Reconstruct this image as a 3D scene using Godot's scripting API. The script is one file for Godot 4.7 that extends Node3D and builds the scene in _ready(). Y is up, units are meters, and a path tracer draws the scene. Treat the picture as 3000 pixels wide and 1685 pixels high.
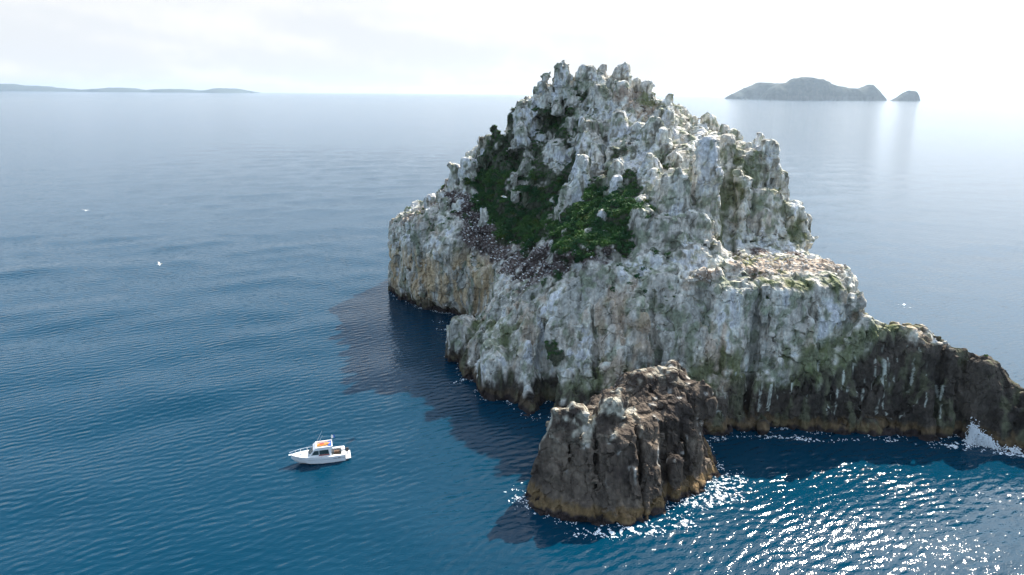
extends Node3D
# A steep limestone island in a blue sea, seen from the air against the light. Metres, y up; the view runs towards -z.
# Plan outlines are written as x, d pairs with d = -z.

const SUN_EL := 0.733   # 42 degrees up, 38 degrees right of the view
const SUN_AZ := 0.663
var rng := RandomNumberGenerator.new()
var n_big: FastNoiseLite
var n_mid: FastNoiseLite
var n_fine: FastNoiseLite
var n_ridge: FastNoiseLite
var n_block: FastNoiseLite
var n_blockv: FastNoiseLite
var n_col: FastNoiseLite
var n_streak: FastNoiseLite
var taken := {}

func _ready() -> void:
	rng.seed = 20417
	camera_and_light()
	make_noises()
	make_materials()
	build_sea()
	build_island()
	build_stack()
	build_far_land()
	dress_island()
	build_boat()
	build_foam()
	build_birds()

# ------------------------------------------------------------------ camera, sky, sun
func camera_and_light() -> void:
	var cam := Camera3D.new()
	cam.name = "camera"
	cam.fov = 45.9
	cam.near = 0.5
	cam.far = 70000.0
	cam.position = Vector3(0, 50, 0)
	cam.rotation_order = EULER_ORDER_YXZ
	cam.rotation_degrees = Vector3(-15.97, 0, 0.44)
	add_child(cam)
	cam.current = true
	var env := Environment.new()
	env.background_mode = Environment.BG_SKY
	var sky := Sky.new()
	var pan := PanoramaSkyMaterial.new()
	pan.panorama = sky_picture()
	sky.sky_material = pan
	env.sky = sky
	env.background_energy_multiplier = 0.72
	env.ambient_light_source = Environment.AMBIENT_SOURCE_SKY
	env.tonemap_mode = Environment.TONE_MAPPER_LINEAR
	env.tonemap_exposure = 2.25
	env.sdfgi_enabled = true
	env.ssao_enabled = true
	env.ssil_enabled = true
	# sea haze, brighter towards the sun
	env.volumetric_fog_enabled = true
	env.volumetric_fog_density = 0.000027
	env.volumetric_fog_albedo = Color(0.82, 0.91, 1.0)
	env.volumetric_fog_anisotropy = 0.4
	var we := WorldEnvironment.new()
	we.name = "environment"
	we.environment = env
	add_child(we)
	var sun := DirectionalLight3D.new()
	sun.name = "sun"
	sun.light_energy = 1.6
	sun.light_angular_distance = 0.5
	sun.light_color = Color(1.0, 0.965, 0.91)
	sun.shadow_enabled = true
	var to_sun := Vector3(cos(SUN_EL) * sin(SUN_AZ), sin(SUN_EL), -cos(SUN_EL) * cos(SUN_AZ))
	add_child(sun)
	sun.look_at_from_position(to_sun * 100.0, Vector3.ZERO, Vector3.UP)

func sky_picture() -> ImageTexture:
	# thin bright cloud all round, faint streaks, bluer where it thins overhead
	var to_sun := Vector3(cos(SUN_EL) * sin(SUN_AZ), sin(SUN_EL), -cos(SUN_EL) * cos(SUN_AZ))
	var w := 1024
	var h := 512
	var im := Image.create(w, h, false, Image.FORMAT_RGBF)
	var a := FastNoiseLite.new()
	a.seed = 5
	a.noise_type = FastNoiseLite.TYPE_SIMPLEX_SMOOTH
	a.frequency = 1.0
	a.fractal_type = FastNoiseLite.FRACTAL_FBM
	a.fractal_octaves = 4
	a.domain_warp_enabled = true
	a.domain_warp_amplitude = 0.5
	a.domain_warp_frequency = 0.8
	for j in h:
		var el := (0.5 - (j + 0.5) / h) * PI
		var s := sin(maxf(el, 0.0))
		var c := cos(el)
		var hi := smoothstep(0.22, 0.7, s)
		var base := Color(0.525, 0.55, 0.58).lerp(Color(0.44, 0.69, 0.98), smoothstep(0.1, 0.24, s)).lerp(Color(0.27, 0.37, 0.54), hi)
		for i in w:
			if el < -0.02:
				im.set_pixel(i, j, base)
				continue
			var az := (i + 0.5) / w * TAU
			# a cloud sheet seen in perspective: long thin streaks towards the horizon
			var k := 1.0 / (s + 0.07)
			var x := cos(az) * c * k
			var z := sin(az) * c * k
			var v := a.get_noise_3d(x * 0.16 + z * 0.05, z * 0.42 - x * 0.1, 3.0)
			var v2 := a.get_noise_3d(x * 0.5 + 40.0, z * 0.9, 9.0)
			var t := smoothstep(-0.25, 0.45, v + 0.35 * v2)
			var cloud := Color(0.64, 0.64, 0.645)
			var col := base.lerp(cloud, (0.1 + 0.75 * t) * (1.0 - 0.8 * smoothstep(0.1, 0.25, s)))
			# thin cloud shines round the sun
			var dir := Vector3(sin(az) * c, s, -cos(az) * c)
			var glow := pow(maxf(dir.dot(to_sun), 0.0), 12.0)
			im.set_pixel(i, j, col + Color(3.2, 3.14, 3.05) * glow)
	return ImageTexture.create_from_image(im)

# ------------------------------------------------------------------ helpers
func noise(kind: int, freq: float, octaves: int, seed_: int, fractal := FastNoiseLite.FRACTAL_FBM) -> FastNoiseLite:
	var n := FastNoiseLite.new()
	n.noise_type = kind
	n.frequency = freq
	n.seed = seed_
	n.fractal_type = fractal if octaves > 1 else FastNoiseLite.FRACTAL_NONE
	n.fractal_octaves = octaves
	return n

func make_noises() -> void:
	n_big = noise(FastNoiseLite.TYPE_SIMPLEX_SMOOTH, 1.0 / 17.0, 3, 11)
	n_mid = noise(FastNoiseLite.TYPE_SIMPLEX_SMOOTH, 1.0 / 5.0, 3, 23)
	n_fine = noise(FastNoiseLite.TYPE_SIMPLEX_SMOOTH, 1.0 / 1.3, 2, 37)
	n_ridge = noise(FastNoiseLite.TYPE_SIMPLEX_SMOOTH, 1.0 / 3.6, 3, 41, FastNoiseLite.FRACTAL_RIDGED)
	n_block = noise(FastNoiseLite.TYPE_CELLULAR, 1.0 / 7.2, 1, 53)
	n_block.cellular_return_type = FastNoiseLite.RETURN_DISTANCE2_SUB
	n_blockv = noise(FastNoiseLite.TYPE_CELLULAR, 1.0 / 7.2, 1, 53)
	n_blockv.cellular_return_type = FastNoiseLite.RETURN_CELL_VALUE
	n_block.cellular_distance_function = FastNoiseLite.DISTANCE_MANHATTAN
	n_blockv.cellular_distance_function = FastNoiseLite.DISTANCE_MANHATTAN
	n_col = noise(FastNoiseLite.TYPE_SIMPLEX_SMOOTH, 1.0 / 8.0, 4, 71)
	n_streak = noise(FastNoiseLite.TYPE_SIMPLEX_SMOOTH, 1.0 / 2.2, 3, 83)

func numbered(called: String) -> String:
	if not taken.has(called):
		taken[called] = 0
		return called
	taken[called] += 1
	return "%s_%03d" % [called, taken[called]]

func tag(o: Node, label: String, category: String, group := "", kind := "") -> Node:
	if label:
		o.set_meta("label", label)
	if category:
		o.set_meta("category", category)
	if group:
		o.set_meta("group", group)
	if kind:
		o.set_meta("kind", kind)
	return o

func thing(called: String, label: String, category: String, at := Vector3.ZERO, turn := 0.0, group := "") -> Node3D:
	var o := Node3D.new()
	o.name = numbered(called)
	o.position = at
	o.rotation.y = turn
	add_child(o, true)
	tag(o, label, category, group)
	return o

func put(called: String, mesh: Mesh, mat: Material, parent: Node) -> MeshInstance3D:
	var o := MeshInstance3D.new()
	o.name = numbered(called) if parent == self else called
	o.mesh = mesh
	if mat:
		o.material_override = mat
	parent.add_child(o, true)
	return o

func lin(r: float, g: float, b: float) -> Color:
	return Color(r, g, b).linear_to_srgb()

# ------------------------------------------------------------------ materials
var m_rock: StandardMaterial3D
var m_far: StandardMaterial3D
var m_sea: StandardMaterial3D
var m_leaf: StandardMaterial3D
var m_foam: StandardMaterial3D

func noise_picture(n: FastNoiseLite, size: int, lo: float, hi: float) -> ImageTexture:
	var im := n.get_seamless_image(size, size)
	var out := Image.create(size, size, false, Image.FORMAT_RGB8)
	for y in size:
		for x in size:
			var v := lerpf(lo, hi, im.get_pixel(x, y).r)
			out.set_pixel(x, y, Color(v, v, v))
	return ImageTexture.create_from_image(out)

func make_materials() -> void:
	m_rock = StandardMaterial3D.new()
	m_rock.resource_name = "weathered rock"
	m_rock.vertex_color_use_as_albedo = true
	m_rock.albedo_color = lin(1.35, 1.35, 1.35)   # makes up for what the two grain textures take away
	m_rock.roughness = 0.95
	m_rock.metallic_specular = 0.25
	var grain := noise(FastNoiseLite.TYPE_SIMPLEX_SMOOTH, 0.02, 5, 3)
	grain.fractal_gain = 0.62
	m_rock.albedo_texture = noise_picture(grain, 512, 0.56, 1.0)
	m_rock.uv1_triplanar = true
	m_rock.uv1_world_triplanar = true
	m_rock.uv1_scale = Vector3(0.115, 0.075, 0.115)
	var pits := noise(FastNoiseLite.TYPE_CELLULAR, 0.016, 3, 9)
	pits.cellular_return_type = FastNoiseLite.RETURN_DISTANCE2_SUB
	pits.fractal_gain = 0.6
	m_rock.heightmap_enabled = true
	m_rock.heightmap_texture = noise_picture(pits, 512, 0.0, 1.0)
	m_rock.heightmap_scale = 32.0
	m_rock.detail_enabled = true
	m_rock.detail_blend_mode = BaseMaterial3D.BLEND_MODE_MUL
	m_rock.detail_uv_layer = BaseMaterial3D.DETAIL_UV_2
	var streaks := noise(FastNoiseLite.TYPE_SIMPLEX_SMOOTH, 0.03, 4, 15)
	m_rock.detail_albedo = noise_picture(streaks, 256, 0.72, 1.0)
	m_rock.uv2_triplanar = true
	m_rock.uv2_world_triplanar = true
	m_rock.uv2_scale = Vector3(0.16, 0.028, 0.16)

	m_far = StandardMaterial3D.new()
	m_far.resource_name = "far scrub and rock"
	m_far.vertex_color_use_as_albedo = true
	m_far.roughness = 1.0
	m_far.metallic_specular = 0.2

	m_sea = StandardMaterial3D.new()
	m_sea.resource_name = "sea water"
	m_sea.albedo_color = lin(0.0002, 0.027, 0.054)
	m_sea.roughness = 0.07
	m_sea.metallic_specular = 0.25
	m_sea.normal_enabled = true
	m_sea.normal_texture = wave_picture()
	m_sea.normal_scale = 1.0

	m_leaf = StandardMaterial3D.new()
	m_leaf.resource_name = "leaves"
	m_leaf.vertex_color_use_as_albedo = true
	m_leaf.roughness = 0.75
	m_leaf.metallic_specular = 0.3
	m_leaf.backlight_enabled = true
	m_leaf.backlight = Color(0.35, 0.45, 0.2)

	m_foam = StandardMaterial3D.new()
	m_foam.resource_name = "foam"
	m_foam.albedo_color = lin(0.78, 0.82, 0.84)
	m_foam.roughness = 0.9

func plain(called: String, c: Color, rough := 0.6, metal := 0.0) -> StandardMaterial3D:
	var m := StandardMaterial3D.new()
	m.resource_name = called
	m.albedo_color = c.linear_to_srgb()
	m.roughness = rough
	m.metallic = metal
	return m

# ------------------------------------------------------------------ the sea
const WAVE_TILE := 192.0
const CREST := Vector2(0.866, 0.5)   # crests run along this (x, d)

func fft1(re: PackedFloat32Array, im: PackedFloat32Array, n: int, cs: PackedFloat32Array, sn: PackedFloat32Array) -> Array:
	var j := 0
	for i in range(1, n):
		var bit := n >> 1
		while j & bit:
			j ^= bit
			bit >>= 1
		j ^= bit
		if i < j:
			var a := re[i]
			re[i] = re[j]
			re[j] = a
			a = im[i]
			im[i] = im[j]
			im[j] = a
	var size := 2
	while size <= n:
		var half := size >> 1
		var step := n / size
		for k in half:
			var c := cs[k * step]
			var s := sn[k * step]
			var p := k
			while p < n:
				var q := p + half
				var xr := re[q] * c - im[q] * s
				var xi := re[q] * s + im[q] * c
				re[q] = re[p] - xr
				im[q] = im[p] - xi
				re[p] += xr
				im[p] += xi
				p += size
		size <<= 1
	return [re, im]

func slopes(n: int, tile: float, lmin: float, lmax: float, peak: float, spread: float, mss: float, seed_: int) -> Array:
	# slope fields (along u and along v) of a random sea whose waves run mostly along v
	var r := RandomNumberGenerator.new()
	r.seed = seed_
	var re := []
	var im := []
	for y in n:
		var a := PackedFloat32Array()
		a.resize(n)
		re.append(a)
		im.append(a.duplicate())
	var total := 0.0
	for y in range(0, n / 2):
		for x in n:
			var kx := x if x < n / 2 else x - n
			if y == 0 and kx <= 0:
				continue
			if kx == -n / 2:
				continue
			var k := Vector2(kx, y) * TAU / tile
			var kl := k.length()
			var wl := TAU / kl
			if wl < lmin or wl > lmax:
				continue
			var kp := TAU / peak
			# slope spectrum: flat above the peak, falling below it
			var amp := exp(-0.6 * pow(kp / kl, 2.0)) / kl
			var dirc := absf(k.y) / kl
			amp *= lerpf(0.1, 1.0, pow(dirc, spread))
			var g := sqrt(-2.0 * log(maxf(r.randf(), 1e-6)))
			var ph := r.randf() * TAU
			var hr := amp * g * cos(ph)
			var hi := amp * g * sin(ph)
			# Su = i kx H, Sv = i ky H ; packed as Su + i Sv
			var sur := -k.x * hi
			var sui := k.x * hr
			var svr := -k.y * hi
			var svi := k.y * hr
			re[y][x] += sur - svi
			im[y][x] += sui + svr
			var y2 := (n - y) % n
			var x2 := (n - x) % n
			re[y2][x2] += sur + svi
			im[y2][x2] += -sui + svr
			total += 2.0 * (sur * sur + sui * sui + svr * svr + svi * svi)
	var cs := PackedFloat32Array()
	var sn := PackedFloat32Array()
	for k in n / 2:
		cs.append(cos(TAU * k / n))
		sn.append(sin(TAU * k / n))
	for y in n:
		var o := fft1(re[y], im[y], n, cs, sn)
		re[y] = o[0]
		im[y] = o[1]
	var cr := []
	var ci := []
	for x in n:
		var a := PackedFloat32Array()
		var b := PackedFloat32Array()
		a.resize(n)
		b.resize(n)
		for y in n:
			a[y] = re[y][x]
			b[y] = im[y][x]
		var o := fft1(a, b, n, cs, sn)
		cr.append(o[0])
		ci.append(o[1])
	var s2 := 0.0
	for x in range(0, n, 4):
		for y in range(0, n, 4):
			s2 += cr[x][y] * cr[x][y] + ci[x][y] * ci[x][y]
	s2 /= (n / 4) * (n / 4)
	return [cr, ci, sqrt(mss / s2)]

func wave_picture() -> ImageTexture:
	var lo := slopes(512, WAVE_TILE, 0.95, 40.0, 1.9, 5.0, 0.014, 7)
	var hi := slopes(256, WAVE_TILE / 8.0, 0.2, 1.0, 0.7, 2.0, 0.010, 19)
	var w := 2048
	var ka: float = lo[2]
	var kb: float = hi[2]
	var data := PackedByteArray()
	data.resize(w * w * 3)
	for x in w:
		var x0: int = x >> 2
		var x1: int = (x0 + 1) & 511
		var tx := (x & 3) * 0.25
		var a0: PackedFloat32Array = lo[0][x0]
		var a1: PackedFloat32Array = lo[0][x1]
		var b0: PackedFloat32Array = lo[1][x0]
		var b1: PackedFloat32Array = lo[1][x1]
		var ha: PackedFloat32Array = hi[0][x & 255]
		var hb: PackedFloat32Array = hi[1][x & 255]
		var ca := PackedFloat32Array()
		var cb := PackedFloat32Array()
		for y in 512:
			ca.append((a0[y] + (a1[y] - a0[y]) * tx) * ka)
			cb.append((b0[y] + (b1[y] - b0[y]) * tx) * ka)
		var at := x * 3
		for y in w:
			var y0 := y >> 2
			var y1 := (y0 + 1) & 511
			var ty := (y & 3) * 0.25
			var su := ca[y0] + (ca[y1] - ca[y0]) * ty + ha[y & 255] * kb
			var sv := cb[y0] + (cb[y1] - cb[y0]) * ty + hb[y & 255] * kb
			var l := 127.5 / sqrt(1.0 + su * su + sv * sv)
			data[at] = int(128.0 - su * l)
			data[at + 1] = int(128.0 + sv * l)
			data[at + 2] = int(128.0 + l)
			at += w * 3
	return ImageTexture.create_from_image(Image.create_from_data(w, w, false, Image.FORMAT_RGB8, data))

func sea_uv(x: float, z: float) -> Vector2:
	var d := -z
	return Vector2((x * CREST.x + d * CREST.y) / WAVE_TILE, (-x * CREST.y + d * CREST.x) / WAVE_TILE)

var waves := []

func sea_height(x: float, d: float) -> float:
	var y := 0.0
	for w in waves:
		y += w[2] * sin(w[0] * x + w[1] * d + w[3])
	return y

func build_sea() -> void:
	var r := RandomNumberGenerator.new()
	r.seed = 99
	for i in 18:
		var wl := lerpf(11.0, 46.0, pow(r.randf(), 1.4))
		var turn := deg_to_rad(r.randfn(0.0, 24.0))
		var k := Vector2(-CREST.y, CREST.x).rotated(turn) * TAU / wl
		waves.append([k.x, k.y, 0.0027 * wl * r.randf_range(0.4, 1.1), r.randf() * TAU])
	var x0 := -420.0
	var d0 := 10.0
	var c := 2.5
	var nx := 337
	var nz := 317
	var pv := PackedVector3Array()
	var pn := PackedVector3Array()
	var uv := PackedVector2Array()
	var idx := PackedInt32Array()
	for j in nz:
		var d := d0 + j * c
		for i in nx:
			var x := x0 + i * c
			var edge := minf(minf(i, nx - 1 - i), minf(j, nz - 1 - j)) * c
			var fade := smoothstep(0.0, 560.0, edge if d > 240.0 else 560.0 * signf(edge))
			var y := 0.0
			var sx := 0.0
			var sd := 0.0
			if fade > 0.0:
				for w in waves:
					var kx: float = w[0]
					var kd: float = w[1]
					var amp: float = w[2]
					var ph: float = kx * x + kd * d + float(w[3])
					y += amp * sin(ph)
					var cc := amp * cos(ph)
					sx += kx * cc
					sd += kd * cc
			pv.append(Vector3(x, y * fade, -d))
			pn.append(Vector3(-sx * fade, 1, sd * fade).normalized())
			uv.append(sea_uv(x, -d))
	for j in nz - 1:
		for i in nx - 1:
			var a := j * nx + i
			idx.append_array([a, a + nx, a + 1, a + 1, a + nx, a + nx + 1])
	# wide frame out to the horizon
	var xs := [x0, x0 + (nx - 1) * c]
	var ds := [d0, d0 + (nz - 1) * c]
	var ring := [Vector2(xs[0], ds[0]), Vector2(xs[1], ds[0]), Vector2(xs[1], ds[1]), Vector2(xs[0], ds[1])]
	var grow := [0.0, 150.0, 500.0, 1500.0, 4000.0, 10000.0, 27000.0]
	var first := pv.size()
	for g in grow.size():
		for q in 4:
			var p: Vector2 = ring[q]
			var p2 := Vector2(p.x + (grow[g] if q == 1 or q == 2 else -grow[g]), p.y + (grow[g] if q >= 2 else -grow[g]))
			pv.append(Vector3(p2.x, 0, -p2.y))
			pn.append(Vector3.UP)
			uv.append(sea_uv(p2.x, -p2.y))
	for g in grow.size() - 1:
		for q in 4:
			var a := first + g * 4 + q
			var b := first + g * 4 + (q + 1) % 4
			idx.append_array([a, b, a + 4, b, b + 4, a + 4])
	var arr := []
	arr.resize(Mesh.ARRAY_MAX)
	arr[Mesh.ARRAY_VERTEX] = pv
	arr[Mesh.ARRAY_NORMAL] = pn
	arr[Mesh.ARRAY_TEX_UV] = uv
	# faces must run clockwise seen from above
	for t in range(0, idx.size(), 3):
		var n := (pv[idx[t + 2]] - pv[idx[t]]).cross(pv[idx[t + 1]] - pv[idx[t]])
		if n.y < 0.0:
			var s := idx[t + 1]
			idx[t + 1] = idx[t + 2]
			idx[t + 2] = s
	arr[Mesh.ARRAY_INDEX] = idx
	var mesh := ArrayMesh.new()
	mesh.add_surface_from_arrays(Mesh.PRIMITIVE_TRIANGLES, arr)
	var o := put("sea", mesh, m_sea, self)
	tag(o, "", "", "", "structure")

# ------------------------------------------------------------------ volumes: outlines at heights, blocks added, meshed by surface nets
class Vol:
	var nx := 0
	var ny := 0
	var nz := 0
	var o := Vector3.ZERO
	var c := 1.0
	var f := PackedFloat32Array()
	var part := PackedByteArray()

func volume(lo: Vector3, hi: Vector3, c: float) -> Vol:
	var v := Vol.new()
	v.c = c
	v.o = lo
	v.nx = int(ceil((hi.x - lo.x) / c)) + 1
	v.ny = int(ceil((hi.y - lo.y) / c)) + 1
	v.nz = int(ceil((hi.z - lo.z) / c)) + 1
	v.f.resize(v.nx * v.ny * v.nz)
	v.part.resize(v.nx * v.ny * v.nz)
	return v

func outline_distance(poly: PackedVector2Array, p: Vector2) -> float:
	var best := 1e12
	var inside := false
	var n := poly.size()
	var b := poly[n - 1]
	for i in n:
		var a := poly[i]
		var e := b - a
		var w := p - a
		var t := clampf(w.dot(e) / maxf(e.length_squared(), 1e-9), 0.0, 1.0)
		best = minf(best, (w - e * t).length_squared())
		if (a.y > p.y) != (b.y > p.y) and p.x < (b.x - a.x) * (p.y - a.y) / (b.y - a.y) + a.x:
			inside = not inside
		b = a
	var d := sqrt(best)
	return -d if inside else d

func fill_outlines(v: Vol, levels: Array) -> void:
	# levels: [height, [x, d, x, d, ...]] from low to high; between two heights the outlines blend
	var polys := []
	var hs := PackedFloat32Array()
	for l in levels:
		var p := PackedVector2Array()
		for i in range(0, l[1].size(), 2):
			p.append(Vector2(l[1][i], -l[1][i + 1]))
		polys.append(p)
		hs.append(l[0])
	var nl := hs.size()
	var cc := 2.0
	var gx := int(ceil((v.nx - 1) * v.c / cc)) + 2
	var gz := int(ceil((v.nz - 1) * v.c / cc)) + 2
	var maps := []
	for p in polys:
		var m := PackedFloat32Array()
		m.resize(gx * gz)
		for j in gz:
			for i in gx:
				m[j * gx + i] = outline_distance(p, Vector2(v.o.x + i * cc, v.o.z + j * cc))
		maps.append(m)
	var lv := PackedFloat32Array()
	lv.resize(nl)
	var ka := PackedInt32Array()
	var kt := PackedFloat32Array()
	for iy in v.ny:
		var y := v.o.y + iy * v.c
		var k := 0
		while k < nl - 2 and y > hs[k + 1]:
			k += 1
		ka.append(k)
		kt.append(clampf((y - hs[k]) / (hs[k + 1] - hs[k]), 0.0, 1.6))
	for iz in v.nz:
		var fz := iz * v.c / cc
		var jz := int(fz)
		var tz := fz - jz
		for ix in v.nx:
			var fx := ix * v.c / cc
			var jx := int(fx)
			var tx := fx - jx
			var g := jz * gx + jx
			for l in nl:
				var m: PackedFloat32Array = maps[l]
				lv[l] = lerpf(lerpf(m[g], m[g + 1], tx), lerpf(m[g + gx], m[g + gx + 1], tx), tz)
			var at := ix + v.nx * v.ny * iz
			for iy in v.ny:
				var k := ka[iy]
				var t := kt[iy]
				v.f[at] = lv[k] + (lv[k + 1] - lv[k]) * t
				at += v.nx

func smin(a: float, b: float, k: float) -> float:
	var h := clampf(0.5 + 0.5 * (b - a) / k, 0.0, 1.0)
	return lerpf(b, a, h) - k * h * (1.0 - h)

func add_block(v: Vol, id: int, at: Vector3, half: Vector3, turn: float, lean: Vector2, taper: float, round_: float, k := 0.7) -> void:
	# a rounded, leaning, tapering block of rock; at = middle of the block
	var reach := half.length() + 1.6
	var r := RandomNumberGenerator.new()
	r.seed = id * 977 + 5
	var cuts := []
	for cut in 5:
		var cn := Vector3(r.randfn() / half.x, absf(r.randfn()) * 0.9 / half.y, r.randfn() / half.z).normalized()
		cuts.append([cn, (absf(cn.x) * half.x + absf(cn.y) * half.y + absf(cn.z) * half.z) * r.randf_range(0.58, 0.85)])
	var b := Basis(Vector3.UP, turn)
	var lo := ((at - Vector3.ONE * reach - v.o) / v.c).floor()
	var hi := ((at + Vector3.ONE * reach - v.o) / v.c).ceil()
	for iz in range(maxi(0, int(lo.z)), mini(v.nz - 1, int(hi.z)) + 1):
		for iy in range(maxi(0, int(lo.y)), mini(v.ny - 1, int(hi.y)) + 1):
			for ix in range(maxi(0, int(lo.x)), mini(v.nx - 1, int(hi.x)) + 1):
				var p := v.o + Vector3(ix, iy, iz) * v.c
				var q := p - at
				q.x -= lean.x * q.y
				q.z -= lean.y * q.y
				q = b.inverse() * q
				var t := 1.0 - taper * (q.y / half.y * 0.5 + 0.5)
				var w := q.abs() - Vector3(half.x * t, half.y, half.z * t) + Vector3.ONE * round_
				var d := Vector3(maxf(w.x, 0), maxf(w.y, 0), maxf(w.z, 0)).length() + minf(maxf(w.x, maxf(w.y, w.z)), 0.0) - round_
				# corners knocked off by a few slanting breaks
				for c in cuts:
					d = maxf(d, q.dot(c[0]) - c[1])
				d -= 0.4 * n_mid.get_noise_3d(p.x, p.y * 0.7, p.z)
				if d < 1.5 and d > -1.5:
					d -= 0.55 * broken.at(p.x * 0.55, p.y * 0.36, p.z * 0.55)
				var i := ix + v.nx * (iy + v.ny * iz)
				if d < v.f[i] and d < 1.4:
					v.part[i] = id
				v.f[i] = smin(v.f[i], d, k)

func net(v: Vol, n: int, away := Vector3.ZERO) -> Dictionary:
	# surface nets; each quad split n by n (once where it faces AWAY from all that looks at it)
	var nx := v.nx
	var nxy := v.nx * v.ny
	var f := v.f
	var c := v.c
	var cellv := PackedInt32Array()
	cellv.resize(nxy * v.nz)
	cellv.fill(-1)
	var pos := PackedVector3Array()
	var nor := PackedVector3Array()
	var par := PackedByteArray()
	var offs := PackedInt32Array([0, 1, nx, nx + 1, nxy, nxy + 1, nxy + nx, nxy + nx + 1])
	var ex := PackedInt32Array([0, 1, 2, 3, 4, 5, 6, 7, 0, 2, 1, 3, 4, 6, 5, 7, 0, 4, 1, 5, 2, 6, 3, 7])
	var val := PackedFloat32Array()
	val.resize(8)
	var far := maxf(16.0, 8.0 * c)
	for iz in v.nz - 1:
		for iy in v.ny - 1:
			var i := nx * (iy + v.ny * iz) - 1
			for ix in nx - 1:
				i += 1
				var f0 := f[i]
				if f0 > far or f0 < -far:
					continue
				var neg := 0
				for k in 8:
					var q := f[i + offs[k]]
					val[k] = q
					if q < 0.0:
						neg += 1
				if neg == 0 or neg == 8:
					continue
				var s := Vector3.ZERO
				var m := 0
				for e in range(0, 24, 2):
					var a := ex[e]
					var b := ex[e + 1]
					var fa := val[a]
					var fb := val[b]
					if (fa < 0.0) != (fb < 0.0):
						var t := fa / (fa - fb)
						var va := Vector3(a & 1, (a >> 1) & 1, a >> 2)
						var vb := Vector3(b & 1, (b >> 1) & 1, b >> 2)
						s += va.lerp(vb, t)
						m += 1
				cellv[i] = pos.size()
				pos.append(v.o + (Vector3(ix, iy, iz) + s / m) * c)
				nor.append(Vector3(val[1] + val[3] + val[5] + val[7] - val[0] - val[2] - val[4] - val[6], val[2] + val[3] + val[6] + val[7] - val[0] - val[1] - val[4] - val[5], val[4] + val[5] + val[6] + val[7] - val[0] - val[1] - val[2] - val[3]).normalized())
				var pid := 0
				for k in 8:
					if val[k] < 0.0:
						pid = maxi(pid, v.part[i + offs[k]])
				par.append(pid)
	var quads := PackedInt32Array()
	var back := PackedInt32Array([1 + nx, 1, nx])
	for iz in range(1, v.nz - 1):
		for iy in range(1, v.ny - 1):
			var i := nx * (iy + v.ny * iz)
			for ix in range(1, nx - 1):
				i += 1
				var f0 := f[i]
				if f0 > far or f0 < -far:
					continue
				var inside := f0 < 0.0
				if inside != (f[i + 1] < 0.0):
					add_quad(quads, cellv[i - nx - nxy], cellv[i - nxy], cellv[i], cellv[i - nx], inside)
				if inside != (f[i + nx] < 0.0):
					add_quad(quads, cellv[i - 1 - nxy], cellv[i - 1], cellv[i], cellv[i - nxy], inside)
				if inside != (f[i + nxy] < 0.0):
					add_quad(quads, cellv[i - 1 - nx], cellv[i - nx], cellv[i], cellv[i - 1], inside)
	# scraps that hang loose in the air are dropped
	var lead := PackedInt32Array()
	lead.resize(pos.size())
	for i in lead.size():
		lead[i] = i
	for q in range(0, quads.size(), 4):
		var a := root_of(lead, quads[q])
		for e in range(1, 4):
			lead[root_of(lead, quads[q + e])] = a
	var count := PackedInt32Array()
	count.resize(pos.size())
	var most := 0
	for q in range(0, quads.size(), 4):
		var a := root_of(lead, quads[q])
		count[a] += 1
		most = maxi(most, count[a])
	var kept := PackedInt32Array()
	for q in range(0, quads.size(), 4):
		if count[root_of(lead, quads[q])] == most:
			kept.append_array(quads.slice(q, q + 4))
	return {"pos": pos, "nor": nor, "par": par, "quads": kept}

func root_of(lead: PackedInt32Array, a: int) -> int:
	var r := a
	while lead[r] != r:
		r = lead[r]
	while lead[a] != r:
		var b := lead[a]
		lead[a] = r
		a = b
	return r

func add_quad(quads: PackedInt32Array, a: int, b: int, c: int, d: int, inside: bool) -> void:
	if a < 0 or b < 0 or c < 0 or d < 0:
		return
	if inside:
		quads.append_array([a, d, c, b])
	else:
		quads.append_array([a, b, c, d])

class Fine:
	var pos := PackedVector3Array()
	var nor := PackedVector3Array()
	var col := PackedColorArray()
	var par := PackedByteArray()
	var idx := PackedInt32Array()

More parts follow.
